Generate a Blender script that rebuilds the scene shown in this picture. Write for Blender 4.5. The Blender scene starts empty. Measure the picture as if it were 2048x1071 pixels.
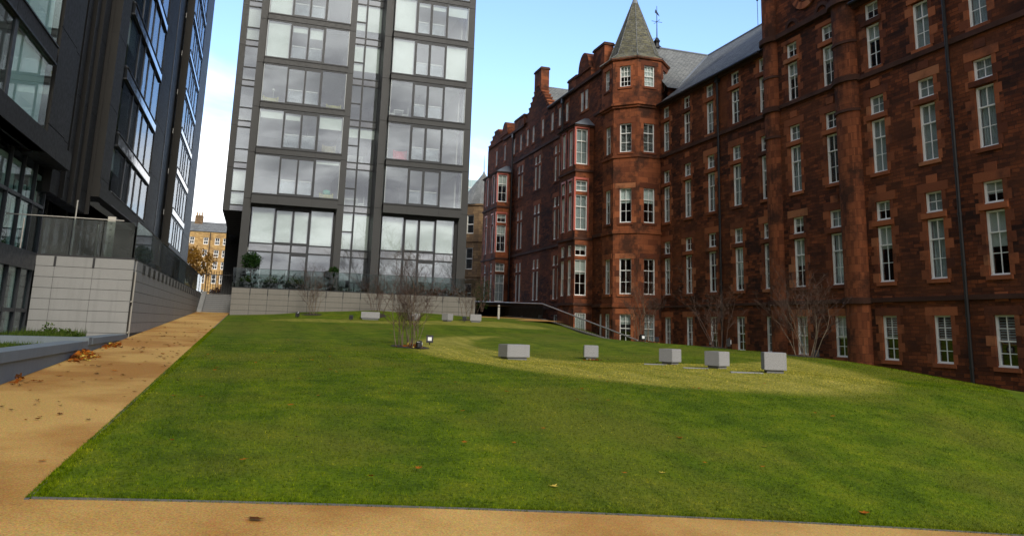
import bpy, bmesh, math, random
import numpy as np
from mathutils import Vector, Matrix, noise as mnoise
R = math.radians
random.seed(7)
rng = np.random.default_rng(11)
scn = bpy.context.scene
col = scn.collection

# ------------------------------------------------------------------ helpers
class MB:
    """collects faces; build() links them as ONE mesh object with metre-scaled UVs"""
    def __init__(s): s.v = []; s.f = []; s.m = []
    def face(s, pts, m=0):
        i = len(s.v); s.v.extend([tuple(p) for p in pts]); s.f.append(tuple(range(i, i + len(pts)))); s.m.append(m)
    def hexa(s, p, m=0):          # p: 8 points, bottom 0-3 (loop), top 4-7
        i = len(s.v); s.v.extend([tuple(q) for q in p])
        for f in ((3,2,1,0),(4,5,6,7),(0,1,5,4),(1,2,6,5),(2,3,7,6),(3,0,4,7)):
            s.f.append(tuple(i + k for k in f)); s.m.append(m)
    def box(s, x0, x1, y0, y1, z0, z1, m=0):
        s.hexa([(x0,y0,z0),(x1,y0,z0),(x1,y1,z0),(x0,y1,z0),(x0,y0,z1),(x1,y0,z1),(x1,y1,z1),(x0,y1,z1)], m)
    def fbox(s, F, u0, u1, d0, d1, z0, z1, m=0):   # box in a facade frame
        s.hexa([F.P(u0,d1,z0),F.P(u1,d1,z0),F.P(u1,d0,z0),F.P(u0,d0,z0),F.P(u0,d1,z1),F.P(u1,d1,z1),F.P(u1,d0,z1),F.P(u0,d0,z1)], m)
    def tube(s, pts, rad, n=6, m=0, cap=True):
        rings = []
        pts = [Vector(p) for p in pts]
        for k, p in enumerate(pts):
            t = (pts[min(k+1, len(pts)-1)] - pts[max(k-1, 0)]).normalized()
            a = t.cross(Vector((0,0,1)))
            if a.length < 1e-3: a = t.cross(Vector((0,1,0)))
            a.normalize(); b = t.cross(a).normalized()
            r = rad[k] if isinstance(rad, (list, tuple)) else rad
            i = len(s.v); rings.append(i)
            for j in range(n):
                an = 2*math.pi*j/n
                s.v.append(tuple(p + a*math.cos(an)*r + b*math.sin(an)*r))
        for k in range(len(rings)-1):
            for j in range(n):
                s.f.append((rings[k]+j, rings[k]+(j+1)%n, rings[k+1]+(j+1)%n, rings[k+1]+j)); s.m.append(m)
        if cap:
            s.f.append(tuple(rings[0]+j for j in range(n))[::-1]); s.m.append(m)
            s.f.append(tuple(rings[-1]+j for j in range(n))); s.m.append(m)
    def prism(s, poly, z0, z1, m=0):     # vertical prism of a plan polygon
        n = len(poly)
        for k in range(n):
            a, b = poly[k], poly[(k+1)%n]
            s.face([(a[0],a[1],z0),(b[0],b[1],z0),(b[0],b[1],z1),(a[0],a[1],z1)], m)
        s.face([(p[0],p[1],z1) for p in poly], m); s.face([(p[0],p[1],z0) for p in poly][::-1], m)
    def build(s, name, mats, parent=None, smooth=False, recalc=True, loc=None):
        me = bpy.data.meshes.new(name)
        off = Vector(loc) if loc is not None else Vector((0,0,0))
        me.from_pydata([tuple(Vector(p) - off) for p in s.v] if loc is not None else s.v, [], s.f)
        mats = mats if isinstance(mats, (list, tuple)) else [mats]
        for mm in mats: me.materials.append(mm)
        me.polygons.foreach_set('material_index', s.m)
        if recalc:
            bm = bmesh.new(); bm.from_mesh(me); bmesh.ops.recalc_face_normals(bm, faces=bm.faces); bm.to_mesh(me); bm.free()
        uvmap(me)
        if smooth: me.polygons.foreach_set('use_smooth', [True]*len(me.polygons))
        o = bpy.data.objects.new(name, me); col.objects.link(o)
        if loc is not None: o.location = loc
        if parent: o.parent = parent
        return o
def uvmap(me):
    uv = me.uv_layers.new(name='UVMap')
    for p in me.polygons:
        n = p.normal
        h = math.hypot(n.x, n.y)
        if h > .35:
            t = Vector((-n.y/h, n.x/h, 0))
            if abs(t.x) > abs(t.y):
                if t.x < 0: t = -t
            elif t.y < 0: t = -t
            sl = 1.0/max(h, .3)
            for li in p.loop_indices:
                q = me.vertices[me.loops[li].vertex_index].co
                uv.data[li].uv = (q.dot(t), q.z*sl)
        else:
            for li in p.loop_indices:
                q = me.vertices[me.loops[li].vertex_index].co
                uv.data[li].uv = (q.x, q.y)
class Fr:
    """facade frame: u along the wall, d outwards, z up"""
    def __init__(s, o, t, n): s.o = o; s.t = t; s.n = n
    def P(s, u, d, z): return (s.o[0]+s.t[0]*u+s.n[0]*d, s.o[1]+s.t[1]*u+s.n[1]*d, z)
    def rot(s): return math.atan2(s.n[0], -s.n[1])     # local +Y = inwards
def thing(name, label, cat, loc=(0,0,0), rz=0, group=None, kind=None):
    o = bpy.data.objects.new(name, None); col.objects.link(o); o.empty_display_size = .3
    o.location = loc; o.rotation_euler = (0,0,rz)
    tag(o, label, cat, group, kind); return o
def tag(o, label=None, cat=None, group=None, kind=None):
    if label: o['label'] = label
    if cat: o['category'] = cat
    if group: o['group'] = group
    if kind: o['kind'] = kind
    return o
def struct(o): o['kind'] = 'structure'; return o
def child(name, mesh, parent, loc=(0,0,0), rz=0):
    o = bpy.data.objects.new(name, mesh); col.objects.link(o); o.parent = parent
    o.location = loc; o.rotation_euler = (0,0,rz); return o
def wall_holes(mb, F, u0, u1, z0, z1, holes, d=0., depth=.22, m=0, mr=None):
    """wall sheet with rectangular openings and their reveals"""
    us = sorted(set([u0,u1]+[h[0] for h in holes]+[h[1] for h in holes])); us = [u for u in us if u0<=u<=u1]
    zs = sorted(set([z0,z1]+[h[2] for h in holes]+[h[3] for h in holes])); zs = [z for z in zs if z0<=z<=z1]
    for i in range(len(us)-1):
        k = 0
        while k < len(zs)-1:
            uc = (us[i]+us[i+1])/2
            def solid(k):
                zc = (zs[k]+zs[k+1])/2
                return not any(h[0]<uc<h[1] and h[2]<zc<h[3] for h in holes)
            if not solid(k): k += 1; continue
            j = k
            while j < len(zs)-1 and solid(j): j += 1
            mb.face([F.P(us[i],d,zs[k]),F.P(us[i+1],d,zs[k]),F.P(us[i+1],d,zs[j]),F.P(us[i],d,zs[j])], m); k = j
    r = m if mr is None else mr
    for a,b,c,e in holes:
        for q in ([(a,c),(b,c)],[(b,c),(b,e)],[(b,e),(a,e)],[(a,e),(a,c)]):
            (ua,za),(ub,zb) = q
            mb.face([F.P(ua,d,za),F.P(ub,d,zb),F.P(ub,d-depth,zb),F.P(ua,d-depth,za)], r)

# ------------------------------------------------------------------ materials
class NT:
    def __init__(s, name, world=False):
        s.mat = bpy.data.materials.new(name); s.mat.use_nodes = True
        s.t = s.mat.node_tree; s.t.nodes.clear()
        s.out = s.n('ShaderNodeOutputMaterial')
    def n(s, typ, ins=None, **kw):
        x = s.t.nodes.new(typ)
        for k, v in kw.items(): setattr(x, k, v)
        for k, v in (ins or {}).items():
            if isinstance(v, bpy.types.NodeSocket): s.t.links.new(v, x.inputs[k])
            else: x.inputs[k].default_value = v
        return x
    def uv(s, scale=(1,1,1), obj=False):
        tc = s.n('ShaderNodeTexCoord')
        return s.n('ShaderNodeMapping', {'Vector': tc.outputs['Object' if obj else 'UV'], 'Scale': scale}).outputs[0]
    def pos(s): return s.n('ShaderNodeNewGeometry').outputs['Position']
    def noise(s, vec, scale, detail=4, rough=.55, dist=0):
        return s.n('ShaderNodeTexNoise', {'Vector': vec, 'Scale': scale, 'Detail': detail, 'Roughness': rough, 'Distortion': dist})
    def ramp(s, fac, stops):
        r = s.n('ShaderNodeValToRGB', {'Fac': fac}); e = r.color_ramp.elements
        while len(e) < len(stops): e.new(.5)
        for q, (p, c) in zip(e, stops):
            q.position = p; q.color = (*c, 1) if len(c) == 3 else c
        return r.outputs['Color']
    def mix(s, fac, a, b, mode='MIX'):
        x = s.n('ShaderNodeMix', data_type='RGBA', blend_type=mode)
        for k, v in ((0,fac),(6,a),(7,b)):
            if isinstance(v, bpy.types.NodeSocket): s.t.links.new(v, x.inputs[k])
            else: x.inputs[k].default_value = v if k == 0 else ((*v,1) if len(v)==3 else v)
        return x.outputs[2]
    def math(s, op, a, b=0, c=0):
        x = s.n('ShaderNodeMath', operation=op)
        for k, v in ((0,a),(1,b),(2,c)):
            if isinstance(v, bpy.types.NodeSocket): s.t.links.new(v, x.inputs[k])
            else: x.inputs[k].default_value = v
        return x.outputs[0]
    def maprange(s, v, a, b, c=0, d=1):
        return s.n('ShaderNodeMapRange', {'Value': v, 'From Min': a, 'From Max': b, 'To Min': c, 'To Max': d}).outputs[0]
    def bump(s, h, strength=.4, dist=.02):
        return s.n('ShaderNodeBump', {'Height': h, 'Strength': strength, 'Distance': dist}).outputs[0]
    def bsdf(s, color, rough=.8, bump=None, metal=0, spec=.4):
        p = s.n('ShaderNodeBsdfPrincipled')
        for k, v in (('Base Color',color),('Roughness',rough),('Metallic',metal),('Specular IOR Level',spec)):
            if isinstance(v, bpy.types.NodeSocket): s.t.links.new(v, p.inputs[k])
            else: p.inputs[k].default_value = (*v,1) if k == 'Base Color' else v
        if bump: s.t.links.new(bump, p.inputs['Normal'])
        s.t.links.new(p.outputs[0], s.out.inputs[0]); return s.mat

def m_rubble():
    N = NT('red_sandstone_rubble'); uv = N.uv()
    w = N.noise(uv, 2.2, 2)
    vec = N.n('ShaderNodeVectorMath', {0: uv, 1: N.n('ShaderNodeVectorMath', {0: w.outputs['Color'], 1: (.16,.10,0)}, operation='MULTIPLY').outputs[0]}, operation='ADD').outputs[0]
    def brick(vec, bw, rh, off, c1, c2, mo, msz):
        return N.n('ShaderNodeTexBrick', {'Vector': vec, 'Color1': (*c1,1), 'Color2': (*c2,1), 'Mortar': (*mo,1), 'Scale': 1, 'Mortar Size': msz, 'Mortar Smooth': .4, 'Bias': 0, 'Brick Width': bw, 'Row Height': rh}, offset=off, squash=.7, squash_frequency=3)
    b1 = brick(vec, .43, .135, .43, (.058,.020,.011), (.285,.080,.028), (.075,.033,.021), .012)
    b2 = brick(vec, .86, .27, .37, (.55,.54,.55), (1.15,1.1,1.05), (.8,.8,.8), .0)
    c = N.mix(1, b1.outputs['Color'], b2.outputs['Color'], 'MULTIPLY')
    soot = N.noise(N.uv((.8,1.7,1)), .62, 7, .7)
    c = N.mix(N.maprange(soot.outputs[0], .44, .62), c, N.mix(.70, c, (.022,.014,.012)))
    tint = N.noise(uv, .23, 3)
    c = N.mix(N.maprange(tint.outputs[0], .45, .7, 0, .45), c, (.27,.085,.03))
    fine = N.noise(uv, 28, 3)
    c = N.mix(N.maprange(fine.outputs[0], .3, .7, 0, .5), c, N.mix(.5, c, (.03,.013,.009)))
    h = N.math('ADD', N.math('MULTIPLY', b1.outputs['Fac'], -.8), fine.outputs[0])
    return N.bsdf(c, .9, N.bump(h, .8, .035), spec=.2)
def m_dressed(name='red_dressed_sandstone', a=(.15,.046,.022), b=(.37,.118,.048), soot=.75):
    N = NT(name); uv = N.uv()
    g = N.n('ShaderNodeNewGeometry')
    c = N.ramp(g.outputs['Random Per Island'], [(0,tuple(x*.7 for x in a)),(.15,a),(.5,tuple((p+q)/2 for p,q in zip(a,b))),(.88,b),(1,(b[0]*1.1,b[1]*1.4,b[2]*1.6))])
    n1 = N.noise(N.pos(), .7, 6, .65); n2 = N.noise(uv, 18, 4)
    c = N.mix(N.maprange(n1.outputs[0], .5, .68, 0, soot), c, (.028,.017,.014))
    c = N.mix(N.maprange(n2.outputs[0], .3, .7, 0, .35), c, N.mix(.6, c, (.04,.02,.014)))
    return N.bsdf(c, .88, N.bump(n2.outputs[0], .3, .015), spec=.2)
def m_ashlar():
    N = NT('red_ashlar_blocks'); uv = N.uv()
    b = N.n('ShaderNodeTexBrick', {'Vector': uv, 'Color1': (.15,.046,.021,1), 'Color2': (.31,.096,.038,1), 'Mortar': (.10,.04,.02,1), 'Scale': 1, 'Mortar Size': .008, 'Mortar Smooth': .3, 'Bias': 0, 'Brick Width': .66, 'Row Height': .33}, offset=.5)
    n1 = N.noise(N.pos(), .75, 6, .65); n2 = N.noise(uv, 16, 4)
    c = N.mix(N.maprange(n1.outputs[0], .46, .6, 0, .8), b.outputs['Color'], (.028,.016,.012))
    c = N.mix(N.maprange(n2.outputs[0], .3, .7, 0, .35), c, N.mix(.6, c, (.04,.02,.014)))
    return N.bsdf(c, .88, N.bump(N.math('ADD', n2.outputs[0], N.math('MULTIPLY', b.outputs['Fac'], -.8)), .4, .02), spec=.2)
def m_tan_sandstone(name, a, b):
    N = NT(name); uv = N.uv()
    br = N.n('ShaderNodeTexBrick', {'Vector': uv, 'Color1': (*a,1), 'Color2': (*b,1), 'Mortar': (a[0]*.8,a[1]*.8,a[2]*.8,1), 'Scale': 1, 'Mortar Size': .015, 'Bias': 0, 'Brick Width': .7, 'Row Height': .32})
    n = N.noise(uv, .6, 5, .65)
    c = N.mix(N.maprange(n.outputs[0], .45, .7, 0, .6), br.outputs['Color'], (.09,.06,.04))
    return N.bsdf(c, .9)
def m_slate(name, a, b, c3, mossy=0):
    N = NT(name); uv = N.uv()
    br = N.n('ShaderNodeTexBrick', {'Vector': uv, 'Color1': (*a,1), 'Color2': (*b,1), 'Mortar': (.02,.02,.022,1), 'Scale': 1, 'Mortar Size': .012, 'Mortar Smooth': .2, 'Bias': 0, 'Brick Width': .26, 'Row Height': .17})
    n = N.noise(N.uv((1.1,3.2,1)), 2.2, 6, .75); n2 = N.noise(uv, .5, 4)
    c = N.mix(N.maprange(n.outputs[0], .42, .62, 0, .6 if mossy else .35), br.outputs['Color'], c3)
    c = N.mix(N.maprange(n2.outputs[0], .5, .75, 0, .5), c, (.03,.03,.032))
    return N.bsdf(c, .88, N.bump(N.math('ADD', N.math('MULTIPLY', br.outputs['Fac'], -1), n.outputs[0]), .5, .03), spec=.12)
def m_granite(name, base, dark, joint=None, bw=1.1, rh=.34, bump=.1, speck=160):
    N = NT(name); uv = N.uv()
    n = N.noise(uv, speck, 2); n2 = N.noise(uv, 1.3, 5, .6)
    c = N.mix(N.maprange(n.outputs[0], .35, .65), dark, base)
    c = N.mix(N.maprange(n2.outputs[0], .4, .75, 0, .35), c, tuple(x*.6 for x in base))
    # rain streaks running down from the top
    st = N.noise(N.uv((7,.35,1)), 1, 4, .6)
    c = N.mix(N.maprange(st.outputs[0], .52, .75, 0, .35), c, tuple(x*.5 for x in base))
    return N.bsdf(c, .72, N.bump(n.outputs[0], bump, .004), spec=.3)
def m_plain(name, c, rough=.6, metal=0, var=.25, scale=3., spec=.4, bump=0):
    N = NT(name); uv = N.uv(obj=True)
    n = N.noise(uv, scale, 5, .6)
    cc = N.mix(N.maprange(n.outputs[0], .3, .7, 0, var), c, tuple(x*.45 for x in c))
    r = N.maprange(n.outputs[0], .3, .7, max(rough-.08,0), min(rough+.1,1))
    return N.bsdf(cc, r, N.bump(n.outputs[0], bump, .01) if bump else None, metal, spec)
def m_glass(name, tint=(.9,.95,.95), refl=.12, gain=1.0, rough=.0, wob=.0, grime=.0):
    N = NT(name)
    bk = N.n('ShaderNodeNewGeometry').outputs['Backfacing']      # same index from both sides of a pane
    fr = N.n('ShaderNodeFresnel', {'IOR': N.math('MULTIPLY_ADD', bk, 1/1.5-1.5, 1.5)})
    fac = N.math('ADD', N.math('MULTIPLY', fr.outputs[0], gain), refl)
    fac = N.math('MINIMUM', fac, 1.0)
    tr = N.n('ShaderNodeBsdfTransparent', {'Color': (*tint,1)})
    gl = N.n('ShaderNodeBsdfAnisotropic', {'Color': (.92,.95,1,1), 'Roughness': rough})
    if wob:
        nb = N.noise(N.pos(), .55, 2); b = N.bump(nb.outputs[0], wob, .03)
        N.t.links.new(b, gl.inputs['Normal'])
    mx = N.n('ShaderNodeMixShader', {0: fac, 1: tr.outputs[0], 2: gl.outputs[0]})
    o = mx.outputs[0]
    if grime:
        df = N.n('ShaderNodeBsdfDiffuse', {'Color': (.5,.52,.5,1)})
        nn = N.noise(N.pos(), 1.5, 4)
        o = N.n('ShaderNodeMixShader', {0: N.maprange(nn.outputs[0], .3, .8, grime*.4, grime), 1: o, 2: df.outputs[0]}).outputs[0]
    N.t.links.new(o, N.out.inputs[0]); return N.mat
def m_metal_panel(name, c, rough=.42, spec=.22):
    N = NT(name); g = N.n('ShaderNodeNewGeometry')
    n = N.noise(N.pos(), .8, 4); n2 = N.noise(N.pos(), 9, 3)
    cc = N.mix(N.maprange(g.outputs['Random Per Island'], 0, 1, 0, .3), c, tuple(x*.72 for x in c))
    cc = N.mix(N.maprange(n.outputs[0], .4, .75, 0, .3), cc, tuple(x*1.35 for x in c))
    r = N.maprange(n2.outputs[0], .3, .7, rough-.06, rough+.1)
    return N.bsdf(cc, r, metal=.0, spec=spec)
def m_path():
    N = NT('tan_resin_gravel'); p = N.pos()
    n = N.noise(p, 62, 4, .75); n2 = N.noise(p, .42, 4, .55); n3 = N.noise(p, .16, 3)
    v = N.n('ShaderNodeTexVoronoi', {'Vector': p, 'Scale': 120})
    c = N.ramp(n.outputs[0], [(.28,(.24,.122,.022)),(.5,(.50,.280,.058)),(.72,(.70,.43,.115))])
    c = N.mix(.35, c, N.mix(1, (.62,.44,.17), v.outputs['Color'], 'MULTIPLY'))
    c = N.mix(N.maprange(n2.outputs[0], .44, .60, 0, .8), c, N.mix(1, c, (.60,.42,.22), 'MULTIPLY'))
    c = N.mix(N.maprange(n3.outputs[0], .45, .65, 0, .6), c, N.mix(1, c, (1.3,1.32,1.45), 'MULTIPLY'))
    return N.bsdf(c, .85, N.bump(n.outputs[0], .6, .006), spec=.25)
LAWN_C = ((9.9,17.6,7.4,7.2),)
def lawn_color(N, blade=False):
    p = N.pos()
    big = N.noise(p, .32, 5, .6); mid = N.noise(p, 1.8, 5, .65); fine = N.noise(p, 26, 3, .7)
    st = N.noise(N.n('ShaderNodeMapping', {'Vector': p, 'Scale': (3.2,.22,1)}).outputs[0], 1, 4, .6)
    c = N.ramp(mid.outputs[0], [(.28,(.044,.080,.0024)),(.5,(.086,.135,.0040)),(.72,(.145,.172,.010))])
    sep = N.n('ShaderNodeSeparateXYZ', {'Vector': p})
    # mower stripes along the path
    s = N.math('SINE', N.math('MULTIPLY', sep.outputs[0], 3.3))
    c = N.mix(N.maprange(s, -.5, .5, 0, .4), c, N.mix(1, c, (1.6,1.42,1.15), 'MULTIPLY'))
    c = N.mix(N.maprange(big.outputs[0], .46, .62, 0, .6), c, (.155,.155,.018))
    c = N.mix(N.maprange(st.outputs[0], .55, .75, 0, .5), c, (.048,.084,.003))
    # worn, yellowed circles on the two flat terraces
    def circ(cx, cy, rx, ry, inner=None):
        dx = N.math('DIVIDE', N.math('SUBTRACT', sep.outputs[0], cx), rx); dy = N.math('DIVIDE', N.math('SUBTRACT', sep.outputs[1], cy), ry)
        d = N.math('SQRT', N.math('ADD', N.math('MULTIPLY', dx, dx), N.math('MULTIPLY', dy, dy)))
        d = N.math('ADD', d, N.math('MULTIPLY', N.math('SUBTRACT', mid.outputs[0], .5), .09))
        f = N.maprange(d, .955, 1.03, 1, 0)
        if inner: f = N.math('MULTIPLY', f, N.maprange(d, inner-.1, inner+.12, 0, 1))
        return f
    f = N.math('MULTIPLY', circ(10.4,22.3,5.9,10.0), N.math('SUBTRACT', 1, N.math('MULTIPLY', circ(13.2,26.6,5.7,6.4), .92)))
    f = N.math('MAXIMUM', f, N.math('MULTIPLY', circ(8.3,41.5,7.6,3.2), .7))
    yel = N.mix(N.maprange(st.outputs[0], .35, .65), (.42,.36,.078), (.27,.255,.032))
    c = N.mix(N.math('MULTIPLY', f, N.maprange(mid.outputs[0], .3, .6, .55, .95)), c, yel)
    c = N.mix(N.maprange(fine.outputs[0], .38, .66, 0, .85), c, N.mix(1, c, (.34,.40,.3), 'MULTIPLY'))
    return c, fine
def m_lawn():
    N = NT('lawn_turf'); c, fine = lawn_color(N)
    return N.bsdf(c, .95, N.bump(fine.outputs[0], .9, .03), spec=.1)
def m_blade():
    N = NT('grass_blades'); c, fine = lawn_color(N)
    at = N.n('ShaderNodeAttribute', attribute_name='rnd')
    c = N.mix(1, c, N.ramp(at.outputs['Fac'], [(0,(.36,.44,.35)),(.45,(1.1,1.15,1.0)),(.8,(2.1,1.95,1.6)),(1,(3.6,2.7,4.0))]), 'MULTIPLY')
    d = N.n('ShaderNodeBsdfDiffuse', {'Color': c}); t = N.n('ShaderNodeBsdfTranslucent', {'Color': c})
    mx = N.n('ShaderNodeMixShader', {0: .3, 1: d.outputs[0], 2: t.outputs[0]})
    N.t.links.new(mx.outputs[0], N.out.inputs[0]); return N.mat
def m_leafy(name, a, b, scale=9):
    N = NT(name); g = N.n('ShaderNodeNewGeometry')
    c = N.ramp(g.outputs['Random Per Island'], [(0,a),(1,b)])
    d = N.n('ShaderNodeBsdfDiffuse', {'Color': c}); t = N.n('ShaderNodeBsdfTranslucent', {'Color': c})
    mx = N.n('ShaderNodeMixShader', {0: .3, 1: d.outputs[0], 2: t.outputs[0]})
    N.t.links.new(mx.outputs[0], N.out.inputs[0]); return N.mat

RUB = m_rubble(); DRS = m_dressed(); ASH = m_ashlar()
SOOT = m_plain('sooty_stone_course', (.075,.03,.018), .9, var=.8, scale=.9)
REDPAINT = m_plain('salmon_red_paint', (.42,.10,.07), .5, var=.15)
WHITE = m_plain('white_gloss_paint', (.82,.82,.79), .35, var=.10)
SLATE = m_slate('grey_slate', (.15,.16,.16), (.23,.24,.235), (.17,.175,.155))
SLATEM = m_slate('mossy_slate', (.07,.072,.068), (.15,.15,.13), (.20,.185,.085), 1)
LEAD = m_plain('lead_sheet', (.20,.22,.24), .45, .3, .3)
EDGE = m_plain('pale_glass_edge', (.42,.46,.46), .3, var=.05)
IRON = m_plain('black_iron', (.012,.012,.013), .5)
SASHGLASS = m_glass('sash_glass', (.88,.92,.92), .05, .8, wob=.10)
BLINDC = m_plain('cream_blind', (.62,.62,.57), .9, var=.1)
BLINDW = m_plain('white_roller_blind', (.80,.82,.78), .8, var=.06)
NET = m_plain('grey_curtain', (.45,.47,.46), .95, var=.3, scale=6)
LOUVRE = m_plain('white_louvre', (.5,.5,.47), .6)
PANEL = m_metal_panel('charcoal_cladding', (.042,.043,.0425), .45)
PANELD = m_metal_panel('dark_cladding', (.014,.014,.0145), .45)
PANELL = m_metal_panel('left_cladding', (.027,.0255,.0225), .55, .10)
FRAMEC = m_metal_panel('grey_window_frame', (.032,.035,.038), .4)
SPANG = m_glass('spandrel_glass', (.25,.27,.27), .22, 1., grime=.25)
AGLASS = m_glass('apartment_glass', (.88,.92,.91), .145, .8, wob=.05, grime=.04)
BGLASS = m_glass('balustrade_glass', (.66,.72,.70), .0, .55)
BGLASSD = m_glass('dark_balustrade_glass', (.46,.52,.51), .025, .5, grime=.10)
LGLASS = m_glass('lobby_glass', (.78,.88,.85), .03, .7)
DGLASS = m_glass('dark_block_glass', (.5,.55,.55), .01, .45, wob=.08)
DGLASS2 = m_plain('dark_spandrel_glass', (.02,.022,.024), .06, var=.3, spec=.5)
DARKPANE = m_plain('dark_pane', (.05,.055,.06), .12, var=.5)
INNER = m_plain('pale_interior_wall', (.52,.50,.47), .9, var=.1)
INNERD = m_plain('dim_interior', (.10,.10,.10), .9)
CEIL = m_plain('white_ceiling', (.7,.7,.68), .9, var=.05)
GRAN = m_granite('grey_granite_cladding', (.29,.29,.275), (.18,.18,.17))
GRANB = m_granite('warm_granite_cladding', (.20,.19,.165), (.13,.12,.105))
COPE = m_granite('blue_grey_granite_coping', (.17,.205,.22), (.11,.135,.15))
BLOCK = m_granite('seat_block_granite', (.38,.38,.385), (.12,.12,.125), bump=.25, speck=85)
JOINT = m_plain('dark_joint', (.05,.05,.048), .9)
STEP = m_granite('dark_step_granite', (.19,.195,.20), (.12,.12,.125))
STEEL = m_plain('brushed_steel', (.40,.38,.33), .4, .5, .1)
PATH = m_path(); LAWN = m_lawn(); BLADE = m_blade()
KERB = m_granite('grey_edging', (.12,.118,.11), (.07,.07,.066))
SOIL = m_plain('dark_mulch', (.030,.022,.016), .95, var=.6, scale=30, bump=.8)
BARK = m_plain('pale_shrub_bark', (.17,.13,.088), .85, var=.7, scale=9)
BARKD = m_plain('reddish_twig_bark', (.08,.046,.032), .85, var=.5, scale=9)
BLACKP = m_plain('black_plastic', (.014,.014,.015), .45)
LENS = m_plain('pale_lens', (.75,.77,.78), .2, var=.05)
PLANTG = m_leafy('dark_green_leaves', (.008,.024,.008), (.03,.065,.014))
PLANTL = m_leafy('light_green_leaves', (.03,.06,.01), (.085,.12,.02))
HEDGEO = m_leafy('orange_autumn_leaves', (.16,.07,.015), (.36,.19,.03))
GOLDST = m_tan_sandstone('sunlit_golden_sandstone', (.33,.20,.075), (.50,.33,.13))  # lighter albedo stands in for strong sunlight on the tenement
OLDST = m_tan_sandstone('old_brown_sandstone', (.11,.068,.035), (.23,.145,.068))
LEAFM = [m_leafy('orange_leaf', (.28,.08,.012), (.42,.14,.02)), m_leafy('brown_leaf', (.07,.03,.014), (.15,.06,.02)), m_leafy('yellow_leaf', (.50,.36,.06), (.6,.46,.10)), m_leafy('dark_leaf', (.025,.016,.012), (.06,.03,.018)), m_leafy('rust_leaf', (.17,.045,.01), (.27,.08,.015))]

# ------------------------------------------------------------------ terrain
def zpath(x, y): return .07 + .0355*y - (.056*np.maximum(0, x + 1.35) + .0022*np.minimum(np.maximum(0, x + 1.35),12)**2)
LX0, LY0, LY1 = -1.40, 6.6, 49.96
ANCH = []
for y in np.linspace(LY0, 50, 16): ANCH.append((LX0, y, .07+.0355*y))
for x in (0.5,2.5,4.5,6.5,8.5,11,14,18,23): ANCH.append((x, LY0, float(zpath(x, LY0))))
for x, z in ((1.89,2.02),(2.71,2.14),(3.58,2.19),(5.81,2.31),(7.53,2.42),(8.8,2.35),(10.9,2.36),(13.5,2.23),(17,2.2),(20,2.0),(24,1.2)): ANCH.append((x, 50, z))
ANCH += [(7.3,21.9,.69),(10.2,22.8,.70),(11.3,19.8,.72),(11.4,17.6,.73),(11.7,15.7,.75),(8,18,.70),(5,18,.76),(8.5,14.5,.62),(12.5,13,.62),(6,12,.50),(9,11,.40),(3,12,.48),
         (2,18,.76),(2.5,26,1.02),(4.9,24.8,1.0),(7,27,.93),(10,28,.97),(14,26,.95),(13.5,22,.75),(14,18,.72),(14.3,15,.62),
         (16,12.5,.45),(17.6,15.7,.52),(18.3,18.5,.70),(18,20.7,.88),(17.5,24,1.02),(17,28,1.12),(17,34,1.16),(18.3,41,1.3),(18,46,1.85),
         (22,11,-.35),(22.3,16,-.15),(22.5,21,-.05),(22.5,28,.1),(22.5,36,.35),(21.5,43,.7),
         (3,33,1.33),(8,33,1.28),(12,33,1.25),(6.5,38,1.6),(10,38,1.6),(14,38,1.45),
         (6.5,45.8,1.80),(8.9,45,1.82),(10.4,42.9,1.83),(11.8,42.4,1.84),(8,42,1.78),(4,42,1.70),(14.5,44,1.9),(3.2,46.9,2.0),(7,47.3,2.2)]
_A = np.array(ANCH)
def _rbf():
    P = _A[:, :2]; n = len(P)
    r = np.hypot(P[:,None,0]-P[None,:,0], P[:,None,1]-P[None,:,1])
    K = np.where(r > 0, r*r*np.log(np.maximum(r, 1e-9)), 0) + np.eye(n)*.6
    T = np.c_[np.ones(n), P]
    M = np.block([[K, T],[T.T, np.zeros((3,3))]])
    return np.linalg.solve(M, np.r_[_A[:,2], 0, 0, 0])
_W = _rbf()
def zlawn(x, y):
    x = np.atleast_1d(np.asarray(x, float)); y = np.atleast_1d(np.asarray(y, float))
    out = np.zeros(x.shape)
    for i in range(0, x.size, 4000):
        xx, yy = x.ravel()[i:i+4000], y.ravel()[i:i+4000]
        r2 = (xx[:,None]-_A[None,:,0])**2 + (yy[:,None]-_A[None,:,1])**2
        K = np.where(r2 > 0, .5*r2*np.log(np.maximum(r2, 1e-12)), 0)
        out.ravel()[i:i+4000] = K @ _W[:-3] + _W[-3] + _W[-2]*xx + _W[-1]*yy
    return out
def hz(x, y): return float(zlawn(x, y)[0])
def grid_mesh(name, xs, ys, zf, mat):
    X, Y = np.meshgrid(xs, ys); Z = zf(X, Y)
    v = np.c_[X.ravel(), Y.ravel(), Z.ravel()]
    nx, ny = len(xs), len(ys)
    f = [(j*nx+i, j*nx+i+1, (j+1)*nx+i+1, (j+1)*nx+i) for j in range(ny-1) for i in range(nx-1)]
    me = bpy.data.meshes.new(name); me.from_pydata(v.tolist(), [], f); me.materials.append(mat)
    me.polygons.foreach_set('use_smooth', [True]*len(f)); uvmap(me)
    o = bpy.data.objects.new(name, me); col.objects.link(o); return o
struct(grid_mesh('lawn', np.linspace(LX0, 24.5, 110), np.linspace(LY0, LY1, 170), lambda X, Y: zlawn(X, Y).reshape(X.shape), LAWN))
struct(grid_mesh('path', np.linspace(-3.44, LX0-.006, 8), np.linspace(-14, 56, 60), lambda X, Y: zpath(X, Y), PATH))
struct(grid_mesh('front_path', np.linspace(LX0-.006, 40, 40), np.linspace(-14, LY0-.006, 16), lambda X, Y: zpath(X, Y), PATH))
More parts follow.
